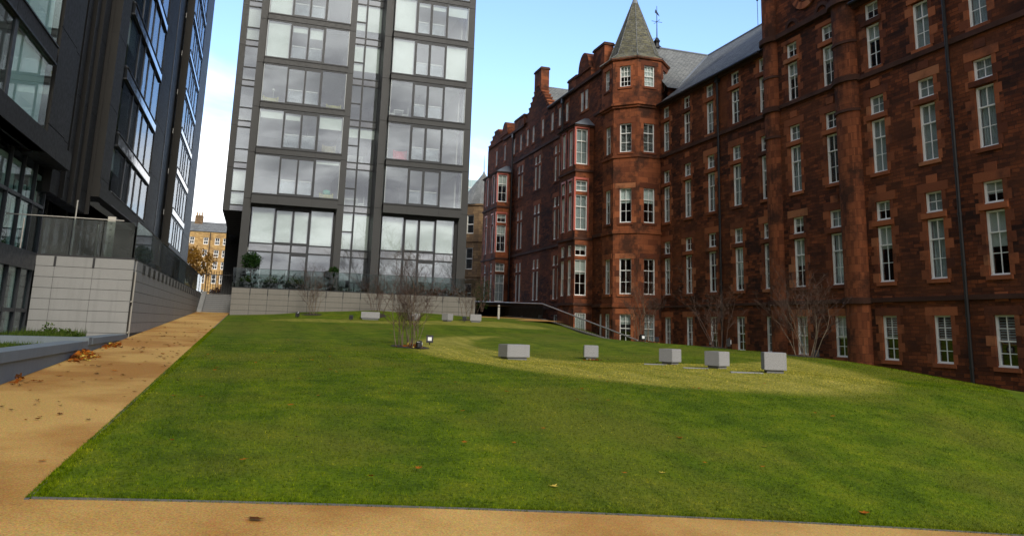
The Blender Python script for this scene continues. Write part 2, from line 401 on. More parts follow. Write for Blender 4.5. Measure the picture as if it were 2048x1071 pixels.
# edging strips, a flush grey band on the lawn's rim
mb = MB()
N_ = 40
for i in range(N_):
    y0, y1 = LY0-.035+i*(43.39/N_), LY0-.035+(i+1)*(43.39/N_)
    za, zb = .07+.0355*y0, .07+.0355*y1
    mb.hexa([(LX0-.022,y0,za-.1),(LX0+.01,y0,za-.1),(LX0+.01,y1,zb-.1),(LX0-.022,y1,zb-.1),(LX0-.022,y0,za+.006),(LX0+.01,y0,za+.006),(LX0+.01,y1,zb+.006),(LX0-.022,y1,zb+.006)])
for i in range(30):
    x0, x1 = LX0+.02+i*.85, LX0+.02+(i+1)*.85
    za, zb = float(zpath(x0, LY0)), float(zpath(x1, LY0))
    mb.hexa([(x0,LY0-.018,za-.1),(x1,LY0-.018,zb-.1),(x1,LY0+.01,zb-.1),(x0,LY0+.01,za-.1),(x0,LY0-.018,za+.01),(x1,LY0-.018,zb+.01),(x1,LY0+.01,zb+.01),(x0,LY0+.01,za+.01)])
struct(mb.build('kerb', KERB))
# the wide ground below everything, and the upper ground behind the retaining walls
mb = MB(); mb.face([(-900,-900,-1.6),(900,-900,-1.6),(900,900,-1.6),(-900,900,-1.6)])
struct(mb.build('ground', m_plain('ground_tarmac', (.06,.06,.058), .95)))
mb = MB(); mb.face([(-60,57.6,3.24),(60,57.6,3.24),(60,420,3.24),(-60,420,3.24)])
struct(mb.build('upper_pavement', m_plain('upper_paving', (.14,.135,.125), .9)))
mb = MB()
for i in range(24):                        # side path rising behind the lawn, on the right
    y0, y1 = 46.5+i*1.5, 46.5+(i+1)*1.5
    g = lambda y: 1.80+.034*(y-43) if y < 52 else 2.106+.022*(y-52)
    w = lambda y: 14.6+max(0,(50-y))*.42
    mb.face([(w(y0),y0,g(y0)+.14),(19,y0,g(y0)+.14),(19,y1,g(y1)+.14),(w(y1),y1,g(y1)+.14)])
struct(mb.build('side_path', PATH))

# grass blades in the near part of the lawn
def make_grass():
    n = 400000
    y = LY0 + .03 + (rng.random(n)**1.7)*22
    x = LX0 + .03 + rng.random(n)*(22)
    keep = (x < 2.5 + y*1.02) & (rng.random(n) < np.clip((27-y)/14, 0, 1)) ; x, y = x[keep], y[keep]; n = len(x)
    m = 26000; t = rng.random(m); e = rng.random(m) < .55
    ex = np.where(e, LX0-.015+rng.random(m)**2*.12, LX0+t*17); ey = np.where(e, LY0+t**1.5*26, LY0-.02+rng.random(m)**2*.12)
    x = np.r_[x, ex]; y = np.r_[y, ey]; n = len(x)
    z = zlawn(x, y)
    h = rng.uniform(.009, .027, n); a = rng.uniform(0, 2*np.pi, n); w = rng.uniform(.002, .0045, n)*(1+(y-LY0)*.12)
    lean = rng.uniform(.2, 1.1, n)*h; la = rng.uniform(0, 2*np.pi, n)
    v = np.zeros((n*3, 3))
    v[0::3] = np.c_[x-np.cos(a)*w, y-np.sin(a)*w, z-.004]; v[1::3] = np.c_[x+np.cos(a)*w, y+np.sin(a)*w, z-.004]
    v[2::3] = np.c_[x+np.cos(la)*lean, y+np.sin(la)*lean, z+h]
    me = bpy.data.meshes.new('lawn_grass'); me.vertices.add(n*3); me.vertices.foreach_set('co', v.ravel())
    me.loops.add(n*3); me.loops.foreach_set('vertex_index', np.arange(n*3, dtype=np.int32))
    me.polygons.add(n); me.polygons.foreach_set('loop_start', np.arange(0, n*3, 3, dtype=np.int32)); me.polygons.foreach_set('loop_total', np.full(n, 3, dtype=np.int32))
    me.materials.append(BLADE); me.update(); me.validate()
    cl = np.random.default_rng(5).random(40000)
    rv = .55*cl[(np.floor(x/.032).astype(int)*7919+np.floor(y/.038).astype(int)*104729) % 40000]+.45*rng.random(n)
    at = me.attributes.new('rnd', 'FLOAT', 'POINT'); at.data.foreach_set('value', np.repeat(rv, 3).astype(np.float32))
    o = bpy.data.objects.new('lawn_grass', me); col.objects.link(o)
    tag(o, 'short mown green grass of the near lawn', 'grass', kind='stuff')
make_grass()

# ------------------------------------------------------------------ sash windows (shared meshes)
SASH = {}
def sash(mb, x0, x1, z0, z1, cols, ru, rl, y=0, split=None, fw=.06, bar=.026):
    zm = z0 + (z1-z0)*(split if split else rl/(ru+rl)) if ru else z1
    mb.box(x0, x0+fw, y, y+.10, z0, z1); mb.box(x1-fw, x1, y, y+.10, z0, z1)
    mb.box(x0+fw, x1-fw, y, y+.10, z0, z0+fw*1.35); mb.box(x0+fw, x1-fw, y, y+.10, z1-fw, z1)
    mb.box(x0-.02, x1+.02, y-.03, y-.002, z0-.015, z0+.045)       # sill rail
    if ru: mb.box(x0+fw, x1-fw, y+.02, y+.09, zm-.025, zm+.025)
    for (a, b, r, yy) in ((z0+fw*1.35, zm-.025, rl, .05), (zm+.025, z1-fw, ru, .025)):
        if r == 0: continue
        xa, xb = x0+fw, x1-fw
        for k in range(1, cols):
            xc = xa+(xb-xa)*k/cols; mb.box(xc-bar/2, xc+bar/2, y+yy, y+yy+.03, a, b)
        for k in range(1, r):
            zc = a+(b-a)*k/r; mb.box(xa, xb, y+yy+.004, y+yy+.026, zc-bar/2, zc+bar/2)
def window_kind(key, w, lights, fw=.06):
    """lights: list of (z0,z1,cols,rows_upper,rows_lower,[x0,x1])"""
    f = MB(); g = MB(); 
    for L in lights:
        z0, z1, c, ru, rl = L[:5]; x0, x1 = L[5] if len(L) > 5 else (-w/2, w/2)
        sash(f, x0, x1, z0, z1, c, ru, rl, fw=fw)
        g.box(x0+.02, x1-.02, .066, .072, z0+.02, z1-.02)
    fo = f.build('window', WHITE); go = g.build('pane', SASHGLASS)
    fm, gm = fo.data, go.data
    bpy.data.objects.remove(fo); bpy.data.objects.remove(go)
    SASH[key] = (fm, gm, lights, w, {})
def blind_mesh(key, frac, mat, style):
    fm, gm, lights, w, cache = SASH[key]
    k = (round(frac, 2), mat.name, style)
    if k in cache: return cache[k]
    b = MB()
    for L in lights:
        z0, z1 = L[0], L[1]; x0, x1 = L[5] if len(L) > 5 else (-w/2, w/2)
        lo = z1-(z1-z0)*frac
        if style == 'slat':
            n = max(2, int((z1-lo)/.09))
            for i in range(n):
                zz = lo+(z1-lo)*i/n
                b.hexa([(x0+.05,.14,zz),(x1-.05,.14,zz),(x1-.05,.18,zz+.035),(x0+.05,.18,zz+.035),(x0+.05,.14,zz+.006),(x1-.05,.14,zz+.006),(x1-.05,.18,zz+.041),(x0+.05,.18,zz+.041)])
        elif style == 'fold':
            n = 14
            for i in range(n):
                xa, xb = x0+.04+(x1-x0-.08)*i/n, x0+.04+(x1-x0-.08)*(i+1)/n
                ya, yb = (.14,.17) if i % 2 else (.17,.14)
                b.face([(xa,ya,lo),(xb,yb,lo),(xb,yb,z1-.02),(xa,ya,z1-.02)])
        else: b.box(x0+.04, x1-.04, .14, .146, lo, z1-.02)
    o = b.build('blind', mat, recalc=False); me = o.data; bpy.data.objects.remove(o); cache[k] = me; return me
def put_window(key, parent, F, uc, z, d=-.085, blind=None):
    fm, gm, lights, w, _ = SASH[key]
    p = F.P(uc, d, z)
    o = child('window', fm, parent, p, F.rot()); child('pane', gm, o)
    if blind: child('blind', blind_mesh(key, *blind), o)
    return o
def quoins(mb, F, a, b, c, e, d=.0, w1=.17, w2=.34, h=.37, lint=.34, sill=.14, pr=.012):
    """dressed stones round an opening: alternating long and short blocks, lintel, sill"""
    n = max(2, round((e-c)/h)); hh = (e-c)/n
    for i in range(n):
        wl = w2*random.uniform(.85,1.15) if i % 2 else w1
        wr = w1 if i % 2 else w2*random.uniform(.85,1.15)
        mb.fbox(F, a-wl, a+.007, d-.15, d+pr, c+i*hh+.004, c+(i+1)*hh-.004)
        mb.fbox(F, b-.007, b+wr, d-.15, d+pr, c+i*hh+.004, c+(i+1)*hh-.004)
    if lint: mb.fbox(F, a-w2*.9, b+w2*.9, d-.15, d+pr+.012, e-.006, e+lint)
    if sill: mb.fbox(F, a-.10, b+.10, d-.2, d+.06, c-sill, c+.006)

# ------------------------------------------------------------------ the red sandstone building
RED = thing('sandstone_building', 'long dark red sandstone building with white sash windows, slate roofs and a cone topped turret', 'building', (24,36,0))
def rp(o): o.parent = RED; o.matrix_parent_inverse = Matrix.Translation((-24,-36,0)); return o
class RedParent: pass
def radd(mb, name, mats, **k): return rp(mb.build(name, mats, **k))
def split_add(mb, name, mat, nf=6):
    # every nf faces are one course, its own part
    for i in range(0, len(mb.f), nf):
        q = MB()
        for f, m in zip(mb.f[i:i+nf], mb.m[i:i+nf]): q.face([mb.v[k] for k in f], m)
        bm = q.build(name, mat); b2 = bmesh.new(); b2.from_mesh(bm.data); bmesh.ops.remove_doubles(b2, verts=b2.verts, dist=1e-5); bmesh.ops.recalc_face_normals(b2, faces=b2.faces); b2.to_mesh(bm.data); b2.free(); rp(bm)
def rwin(key, F, uc, z, d=-.085, blind=None):
    o = put_window(key, None, F, uc, z, d, blind); return rp(o)
FM = Fr((24,0), (0,1), (-1,0)); FG = Fr((21.6,0), (0,1), (-1,0))
FL = [(3.84,7.13),(8.32,11.61),(12.84,15.78)]
window_kind('tall', .80, [(0,2.25,2,1,2),(2.50,3.29,2,0,2)])
window_kind('tall3', .80, [(0,1.92,2,1,2),(2.18,2.94,2,0,2)])
window_kind('base', .80, [(0,1.74,2,2,2)])
window_kind('tur', .80, [(0,2.22,2,1,2)]); window_kind('tur3', .80, [(0,1.90,2,1,2)]); window_kind('tur4', .76, [(0,1.43,3,2,2)])
window_kind('pair', 1.36, [(0,2.3,1,1,1,(-.68,-.22)),(2.56,3.3,1,0,1,(-.68,-.22)),(0,2.3,1,1,1,(.22,.68)),(2.56,3.3,1,0,1,(.22,.68))], fw=.055)
window_kind('pair3', 1.36, [(0,1.95,1,1,1,(-.68,-.22)),(2.2,2.85,1,0,1,(-.68,-.22)),(0,1.95,1,1,1,(.22,.68)),(2.2,2.85,1,0,1,(.22,.68))], fw=.055)
window_kind('attic', .52, [(0,1.5,2,1,1)]); window_kind('bayR', .86, [(0,2.42,2,1,2),(2.66,3.42,2,0,2)]); window_kind('bayR3', .86, [(0,2.5,2,1,2)])
window_kind('bayF', .62, [(0,2.42,2,1,1),(2.66,3.42,2,0,1)]); window_kind('bayF3', .62, [(0,2.5,2,1,1)])
window_kind('door', .80, [(0,1.95,4,0,1)])
def rblind(p=.85):
    r = random.random()
    if r > p: return None
    return random.choice([(1.0,NET,'fold'),(1.0,NET,'roll'),(.55,BLINDC,'roll'),(.36,BLINDC,'roll'),(.85,NET,'roll'),(1.0,NET,'fold'),(.4,BLINDC,'roll')])
holes = []; wins = []; dr = MB()
for k in range(-1, 10):
    uc = 20.13+2.5*k-.30+(.22 if k in (3,4) else 0)
    a, b = uc-.40, uc+.40
    for i, (z0, z1) in enumerate(FL):
        low = 2.25 if i < 2 else 1.92; zs0 = z0+low+(.25 if i < 2 else .26)
        holes += [(a,b,z0,z0+low),(a,b,zs0,z1)]
        quoins(dr, FM, a, b, z0, z1, lint=.34 if i < 2 else .2)
        dr.fbox(FM, a-.16, b+.16, -.2, .075, z0+low+.03, zs0-.02)        # transom shelf
        dr.fbox(FM, uc-.24, uc+.24, -.1, .03, z0-.86, z0-.55)             # carved panel under the window
        bl = rblind(.8)
        wins.append(('tall' if i < 2 else 'tall3', uc, z0, bl))
    a, b = uc-.40, uc+.40
    holes.append((a,b,.78,2.52)); quoins(dr, FM, a, b, .78, 2.52, lint=.3)
    if k >= -1: wins.append(('base', uc, .78, (.52,LOUVRE,'slat') if k in (-1,0,1,2) else ((1.,LOUVRE,'slat') if k == 8 else rblind(.6))))
wall = MB()
wall_holes(wall, FM, 12, 43.2, -1.2, 16.05, holes)
for key, uc, z, bl in wins: rwin(key, FM, uc, z, blind=bl)
# tower above the eaves, between its two round shafts
TW = MB(); wall_holes(TW, FM, 26.0, 32.0, 16.05, 24.5, [])
TW.fbox(FM, 26.0, 32.0, -8, -.002, 16.06, 24.5)
radd(TW, 'tower_wall', RUB)
# blank end walls, rear walls
wall.face([(24,12,-1.2),(40,12,-1.2),(40,12,16),(24,12,16)])
wall.face([(40,12,-1.2),(40,78,-1.2),(40,78,16),(40,12,16)])
# cross wing front above the main roof
wall.face([(24.4,42.8,16.0),(31,42.8,16.0),(31,42.8,17.3),(24.4,42.8,17.3)])
# --- gable section
gh = []; gw = []
for uc in (54.95, 59.5, 63.9):
    for z, key in ((3.82,'pair'),(8.36,'pair'),(12.95,'pair3')):
        h1, gap, h2 = ((2.3,.26,.74) if key == 'pair' else (1.95,.25,.65))
        for s in (-.68, .22):
            gh += [(uc+s,uc+s+.46,z,z+h1),(uc+s,uc+s+.46,z+h1+gap,z+h1+gap+h2)]
        quoins(dr, FG, uc-.68, uc+.68, z, z+h1+gap+h2, lint=.36)
        dr.fbox(FG, uc-.72, uc+.72, -.14, .035, z+h1+.03, z+h1+gap-.03)
        dr.fbox(FG, uc-.20, uc+.20, -.14, .02, z+.02, z+h1-.01); dr.fbox(FG, uc-.20, uc+.20, -.14, .02, z+h1+gap+.02, z+h1+gap+h2)
        gw.append((key, uc, z))
for uc in (50.3, 49.5, 53.2, 54.7, 56.3, 58.5, 60.8, 62.3, 64.1, 66.0, 68.8, 71.5):
    gh.append((uc-.26,uc+.26,17.22,18.72)); gw.append(('attic', uc, 17.22)); quoins(dr, FG, uc-.26, uc+.26, 17.22, 18.72, w1=.12, w2=.24, lint=.26)
for uc in (46.6, 54.9, 58.2, 62.6):
    gh.append((uc-.37,uc+.37,.9,2.64)); gw.append(('base', uc, .9))
wall_holes(wall, FG, 46.3, 74.6, -1.2, 19.35, gh)
for key, uc, z in gw: rwin(key, FG, uc, z, -.025, blind=rblind(.9))
wall.face([(21.6,74.6,-1.2),(40,74.6,-1.2),(40,74.6,19.3),(21.6,74.6,19.3)])
wall.face([(21.6,46.3,16),(24.5,46.3,16),(24.5,46.3,19.35),(21.6,46.3,19.35)])
# crow-stepped gables (facing the lawn)
def crow(uc, half, z0, steps, sh):
    for i in range(steps):
        w = half*(1-i/steps)
        wall.fbox(FG, uc-w, uc+w, -.6, .004+.0005*i, z0+i*sh, z0+(i+1)*sh-.002)
        for s in (-1, 1):
            e = uc+s*(w-.02); q = uc+s*max(0, w-half/steps-.06)
            dr.fbox(FG, min(e,q)-.03, max(e,q)+.03, -.64, .05, z0+(i+1)*sh, z0+(i+1)*sh+.10)
crow(60.05, 2.9, 19.36, 7, .38)
crow(71.8, 2.7, 19.36, 4, .36)
radd(wall, 'wall', RUB, recalc=False)
# --- string courses and cornices
sc = MB()
for (a, b) in ((12,25.75),(32.1,43.05)):
    sc.fbox(FM, a, b, -.05, .10, 12.50, 12.70); sc.fbox(FM, a, b, -.05, .16, 15.80, 16.02)
sc.fbox(FM, 27.0, 31.2, -.05, .12, 12.62, 12.80); sc.fbox(FM, 27.0, 31.2, -.05, .20, 16.22, 16.46)
sc.fbox(FM, 12, 25.75, -.05, .09, 3.05, 3.22); sc.fbox(FM, 27.0, 31.2, -.05, .09, 3.05, 3.22); sc.fbox(FM, 32.1, 43.05, -.05, .07, 3.08, 3.2)
for z in (3.1, 7.75, 16.3): 
    for (a, b) in ((46.3,48.1),(53.5,66.2),(71.0,74.6)): sc.fbox(FG, a, b, -.05, .10, z, z+.2)
for (a, b) in ((46.3,57.1),(63.0,69.0)): sc.fbox(FG, a, b, -.05, .18, 19.2, 19.42)
split_add(sc, 'string_course', SOOT)
# --- round shafts on both sides of the tower
sh = MB()
def shaft(uc, r, z0, z1, n=14):
    pts = [FM.P(uc+r*math.cos(math.pi*i/n), r*.62*math.sin(math.pi*i/n), 0) for i in range(n+1)]
    for i in range(n):
        a, b = pts[i], pts[i+1]; sh.face([(a[0],a[1],z0),(b[0],b[1],z0),(b[0],b[1],z1),(a[0],a[1],z1)])
def band(uc, r, z0, z1):
    n = 14; poly = [FM.P(uc+r*math.cos(math.pi*i/n), r*.66*math.sin(math.pi*i/n), 0)[:2] for i in range(n+1)]
    bd.prism(poly, z0, z1)
bd = MB()
for uc, r in ((31.62,.52),(26.42,.66)):
    shaft(uc, r, -1.2, 24.5); band(uc, r+.13, 12.55, 12.80); band(uc, r+.2, 16.20, 16.46); band(uc, r+.12, 3.0, 3.25)
    band(uc, r+.05, 11.2, 11.32); band(uc, r+.05, 14.3, 14.42)
radd(sh, 'shaft', ASH, smooth=False); split_add(bd, 'shaft_band', SOOT, 17)
# blind arches and the round niche of the tower
ar = MB()
def arch(uc, z0, ro, ri, a0=0, a1=math.pi, m=0, dd=.08, n=14):
    for i in range(n):
        t0, t1 = a0+(a1-a0)*i/n, a0+(a1-a0)*(i+1)/n
        c = lambda r, t, d: FM.P(uc+r*math.cos(t), d, z0+r*math.sin(t))
        ar.hexa([c(ri,t0,0),c(ro,t0,0),c(ro,t1,0),c(ri,t1,0),c(ri,t0,dd),c(ro,t0,dd),c(ro,t1,dd),c(ri,t1,dd)], m)
for uc in (29.9, 27.75):
    ar = MB(); arch(uc, 16.46, .50, .34); radd(ar, 'arch_moulding', SOOT)
ar = MB()
arch(28.85, 18.05, .95, .62, 0, 2*math.pi, 1, .10, 28); 
radd(ar, 'round_moulding', [SOOT, DRS])
cl = MB()
_ar = ar; ar = cl; arch(28.85, 18.05, .50, .40, 0, 2*math.pi, 0, .06, 28); ar = _ar
radd(cl, 'dial', WHITE)
# --- turret
tx, ty, ta = 23.18, 45.03, 1.96
def octo(a, cx=tx, cy=ty):
    k = .41421*a
    return [(cx-a,cy+k),(cx-a,cy-k),(cx-k,cy-a),(cx+k,cy-a),(cx+a,cy-k),(cx+a,cy+k),(cx+k,cy+a),(cx-k,cy+a)]
tur = MB(); O = octo(ta)
def facefr(i, P):
    p, q = P[i], P[(i+1)%8]; L = math.dist(p, q); t = ((q[0]-p[0])/L, (q[1]-p[1])/L); n = (t[1]*1., -t[0]*1.)
    m = ((p[0]+q[0])/2, (p[1]+q[1])/2)
    if (m[0]-tx)*n[0]+(m[1]-ty)*n[1] < 0: n = (-n[0], -n[1])
    return Fr(m, t, n), L
for i in range(8):
    F, L = facefr(i, O); hl = []
    if i in (0, 1, 2):
        for z0, z1, key in ((3.84,6.06,'tur'),(8.30,10.52,'tur'),(12.86,14.76,'tur3')):
            hl.append((-.40,.40,z0,z1)); quoins(dr, F, -.40, .40, z0, z1, w1=.18, w2=.30, lint=.32)
            rwin(key, F, 0, z0, blind=(1.,LOUVRE,'slat') if key == 'tur3' else (.42,BLINDW,'roll') if z0 > 8 else (None if i else rblind()))
        hl.append((-.37,.37,.9,2.64)); rwin('base', F, 0, .9, blind=rblind()); quoins(dr, F, -.37, .37, .9, 2.64, w1=.15, w2=.28, lint=.3)
    wall_holes(tur, F, -L/2, L/2, -1.2, 16.0, hl)
O4 = octo(ta+.09)
for i in range(8):
    F, L = facefr(i, O4); hl = []
    if i in (0, 1, 2, 3):
        hl.append((-.38,.38,17.2,18.63)); quoins(dr, F, -.38, .38, 17.2, 18.63, w1=.16, w2=.28, lint=.28)
        rwin('tur4', F, 0, 17.2, blind=(1.,BLINDW,'roll') if i == 2 else (.5,BLINDC,'roll'))
    wall_holes(tur, F, -L/2, L/2, 16.0, 19.2, hl)
radd(tur, 'turret_wall', ASH, recalc=False)
tc = MB()
for z0, z1, g in ((15.95,16.10,.22),(15.80,15.95,.12),(7.62,7.80,.08),(3.04,3.2,.07),(12.5,12.66,.08),(19.05,19.2,.20)):
    tc.prism(octo(ta+g), z0, z1)
split_add(tc, 'turret_cornice', ASH, 10)
cone = MB()
b0, b1 = octo(ta+.24), octo(1.62)
for i in range(8):
    j = (i+1)%8
    cone.face([(*b0[i],19.12),(*b0[j],19.12),(*b1[j],19.62),(*b1[i],19.62)])
    cone.face([(*b1[i],19.62),(*b1[j],19.62),(tx+(b1[j][0]-tx)*.09,ty+(b1[j][1]-ty)*.09,23.9),(tx+(b1[i][0]-tx)*.09,ty+(b1[i][1]-ty)*.09,23.9)])
    cone.face([(*b0[j],19.12),(*b0[i],19.12),(tx,ty,19.1)])
radd(cone, 'turret_roof', SLATEM)
cap = MB(); cap.tube([(tx,ty,23.72),(tx,ty,24.15),(tx,ty,24.5),(tx,ty,26.2)], [.24,.13,.05,.02], 10); radd(cap, 'roof_cap', LEAD)
hip = MB()
for i in range(8):
    hip.tube([(*b0[i],19.2),(*b1[i],19.65),(tx+(b1[i][0]-tx)*.1,ty+(b1[i][1]-ty)*.1,23.85)], .03, 5)
radd(hip, 'hip_lead', SLATE)
# --- bay windows (two, three storeys each, lead roofs)
def bay(y0, y1, nfront):
    xf, xb = 20.25, 21.62
    w = MB(); Fs = Fr((0,y0), (1,0), (0,-1)); Ff = Fr((xf,0), (0,1), (-1,0)); red = MB()
    cs = 20.72; ff = []
    step = (y1-y0-.5)/nfront
    cf = [y0+.3+step*(i+.5) for i in range(nfront)]
    hs, hf = [], []
    if y0 < 50:
        hs.append((20.35,21.15,.75,2.70)); rwin('door', Fs, 20.75, .75, -.06, blind=(1.,LOUVRE,'roll'))
    for z, key, hh in ((3.84,'bayR',3.42),(8.27,'bayR',3.42),(12.83,'bayR3',2.5)):
        if hh > 3: hs += [(cs-.43,cs+.43,z,z+2.42),(cs-.43,cs+.43,z+2.66,z+3.42)]
        else: hs.append((cs-.43,cs+.43,z,z+hh))
        rwin(key, Fs, cs, z, -.08, blind=random.choice([(1.,NET,'fold'),(.4,BLINDC,'roll'),(1.,NET,'fold')]))
        for c in cf:
            k2 = key.replace('R','F')
            if hh > 3: hf += [(c-.31,c+.31,z,z+2.42),(c-.31,c+.31,z+2.66,z+3.42)]
            else: hf.append((c-.31,c+.31,z,z+hh))
            rwin(k2, Ff, c, z, -.06, blind=random.choice([(1.,NET,'fold'),(.5,BLINDC,'roll')]))
        if z > 8:                                    # salmon painted timber surrounds
            for F, c, hw in [(Fs,cs,.43)]+[(Ff,c,.31) for c in cf]:
                red.fbox(F, c-hw-.13, c-hw-.002, -.1, .02, z-.06, z+hh+.06); red.fbox(F, c+hw+.002, c+hw+.10, -.1, .02, z-.06, z+hh+.06)
                red.fbox(F, c-hw-.13, c+hw+.10, -.1, .035, z+hh+.062, z+hh+.2)
        else:
            quoins(dr, Fs, cs-.43, cs+.43, z, z+hh, w1=.0001, w2=.02, lint=.3)
    wall_holes(w, Fs, xf, xb, -1.2, 15.5, hs, depth=.12); wall_holes(w, Ff, y0, y1, -1.2, 15.5, hf, depth=.1)
    w.face([(xf,y1,-1.2),(xb,y1,-1.2),(xb,y1,15.5),(xf,y1,15.5)])
    o = radd(w, 'bay_wall', ASH, recalc=False); radd(red, 'painted_surround', REDPAINT)
    c = MB()
    for z in (3.2, 7.6, 12.3): c.box(xf-.09, xb, y0-.09, y1+.09, z, z+.16)
    c.box(xf-.12, xb, y0-.12, y1+.12, 15.5, 15.62); split_add(c, 'bay_cornice', SOOT)
    r = MB(); a, b = (xf-.2,y0-.2), (xb,y1+.2); m = (y0+y1)/2
    tp0, tp1 = (xb-.35,y0+.9,16.4), (xb-.35,y1-.9,16.4)
    r.face([(a[0],a[1],15.63),(b[0],a[1],15.63),(b[0],y0+.9,16.4),tp0]); r.face([(a[0],b[1],15.63),(a[0],a[1],15.63),tp0,tp1])
    r.face([(b[0],b[1],15.63),(a[0],b[1],15.63),tp1,(b[0],y1-.9,16.4)]); r.face([tp0,(b[0],y0+.9,16.4),(b[0],y1-.9,16.4),tp1])
    radd(r, 'bay_roof', LEAD)
bay(48.15, 51.15, 2); bay(66.4, 70.9, 2)
radd(dr, 'dressed_stone', DRS)
# --- roofs
rf = MB()
def slope(pts, m=0): rf.face(pts, m)
E0, RZ, RX = 16.05, 21.6, 30.1
pit = (RZ-E0)/(RX-23.75)
rf.face([(23.7,12,E0),(23.7,26.1,E0),(RX,26.1,RZ),(RX,12,RZ)])
valx = 23.7+(17.3-E0)/pit
rf.face([(23.7,31.9,E0),(23.7,42.75,E0),(valx,42.75,17.3),(RX,46.9,RZ),(RX,31.9,RZ)])
rf.face([(RX,12,RZ),(RX,60,RZ),(40,60,13.5),(40,12,13.5)])
# cross wing: ridge runs away from the lawn at y 46.9
rf.face([(valx-.05,42.45,17.15),(24.2,42.45,17.15),(23.6,46.9,RZ),(RX,46.9,RZ)])
rf.face([(23.6,46.9,RZ),(RX,46.9,RZ),(RX,51.2,17.2),(23.6,51.2,17.2)])
# gable section main roof and its cross gables
GX = 25.6; GZ = 22.2
rf.face([(21.45,51,19.38),(21.45,57.6,19.38),(GX,57.6,GZ),(GX,51,GZ)])
rf.face([(21.45,62.5,19.38),(21.45,74.7,19.38),(GX,74.7,GZ),(GX,62.5,GZ)])
rf.face([(GX,47,GZ),(GX,74.7,GZ),(38,74.7,15),(38,47,15)])
rf.face([(21.45,46.3,19.38),(21.45,51,19.38),(GX,51,GZ),(GX,46.3,GZ)])
for uc, half, h in ((60.05,2.85,2.75),(71.8,2.6,1.5)):
    rf.face([(21.75,uc-half,19.4),(27,uc-half,19.4),(27,uc,19.4+h),(21.75,uc,19.4+h)])
    rf.face([(21.75,uc+half,19.4),(27,uc+half,19.4),(27,uc,19.4+h),(21.75,uc,19.4+h)])
radd(rf, 'roof', SLATE, recalc=False)
rg_ = MB()
rg_.tube([(RX,12,RZ+.02),(RX,60,RZ+.02)], .09, 6); rg_.tube([(23.6,46.9,RZ+.02),(RX,46.9,RZ+.02)], .09, 6); rg_.tube([(GX,47,GZ+.02),(GX,74.7,GZ+.02)], .08, 6)
rg_.tube([(valx,42.75,17.32),(RX,46.9,RZ+.02)], .09, 5)
radd(rg_, 'ridge_lead', LEAD)
gt = MB()
for (a, b) in ((12,25.7),(32.2,42.9)): gt.tube([(23.66,a,15.98),(23.66,b,15.98)], .085, 8)
gt.tube([(21.42,51.4,19.33),(21.42,57,19.33)], .07, 8)
split_add(gt, 'gutter', IRON, 10)
# --- chimneys
def chimney(x0, x1, y0, y1, z0, z1):
    c = MB(); c.box(x0, x1, y0, y1, z0, z1-.22); o = radd(c, 'chimney', ASH)
    k = MB(); k.box(x0-.07, x1+.07, y0-.07, y1+.07, z1-.22, z1-.08); k.box(x0-.02, x1+.02, y0-.02, y1+.02, z1-.08, z1)
    q = k.build('coping', SOOT); q.parent = o; return o
chimney(21.62, 22.35, 59.25, 60.9, 19.4, 23.6)
chimney(21.8, 22.5, 46.95, 48.8, 16.5, 21.5)
chimney(21.65, 22.4, 51.6, 53.2, 19.0, 20.5)
chimney(21.65, 22.4, 63.6, 66.2, 19.0, 20.55)
# --- gablets with rounded heads above two pairs of attic windows
for y0, y1, zt in ((48.55,51.3,20.15),(67.6,70.0,19.75)):
    g = MB(); n = 14; yc = (y0+y1)/2; hw = (y1-y0)/2
    prof = [(y0,19.36),(y0,zt)]+[(yc-hw*.72*math.cos(math.pi*i/n), zt+hw*1.05*math.sin(math.pi*i/n)) for i in range(n+1)]+[(y1,zt),(y1,19.36)]
    for xx in (21.5, 22.5): g.face([(xx,p[0],p[1]) for p in prof])
    for i in range(len(prof)-1):
        a, b = prof[i], prof[i+1]; g.face([(21.5,a[0],a[1]),(21.5,b[0],b[1]),(22.5,b[0],b[1]),(22.5,a[0],a[1])])
    g.box(21.4, 21.5, y0-.08, y1+.08, zt-.1, zt+.08)
    radd(g, 'gablet', RUB)
# --- drain pipes
def pipe(F, u, d, z0, z1, name='drainpipe'):
    p = MB(); p.tube([F.P(u,d,z0), F.P(u,d,z1)], .065, 8)
    z = z0+1.5
    while z < z1: p.tube([F.P(u,d,z-.05), F.P(u,d,z+.05)], .085, 8); z += 1.8
    p.fbox(F, u-.14, u+.14, d-.12, d+.09, z1-.35, z1)
    radd(p, name, IRON)
pipe(FM, 21.12, .12, -.8, 15.95); pipe(FM, 36.34, .12, -.8, 15.95); pipe(FG, 53.9, .12, 0, 19.2); pipe(FG, 66.1, .12, 0, 19.2)
# roof vane, mast
v = MB(); vx, vy = 25.9, 46.9
v.tube([(vx,vy,RZ),(vx,vy,RZ+.35),(vx,vy,RZ+.5),(vx,vy,RZ+.75)], [.22,.16,.24,.10], 8); v.tube([(vx,vy,RZ+.7),(vx,vy,RZ+1.6),(vx,vy,RZ+3.2)], [.05,.035,.02], 6)
for a in range(4): v.tube([(vx,vy,RZ+2.0),(vx+.42*math.cos(a*1.57),vy+.42*math.sin(a*1.57),RZ+2.0)], .018, 4)
v.hexa([(vx-.3,vy-.25,RZ+2.55),(vx+.35,vy+.25,RZ+2.55),(vx+.36,vy+.24,RZ+2.55),(vx-.29,vy-.26,RZ+2.55),(vx-.22,vy-.18,RZ+2.85),(vx+.2,vy+.15,RZ+2.7),(vx+.21,vy+.14,RZ+2.7),(vx-.21,vy-.19,RZ+2.85)])
radd(v, 'weather_vane', IRON)
v = MB(); v.tube([(RX,40.9,RZ),(RX,40.9,RZ+1.9)], .02, 5); v.tube([(RX,40.9,RZ+1.85),(RX,40.9,RZ+1.95)], .07, 6); radd(v, 'mast', IRON)

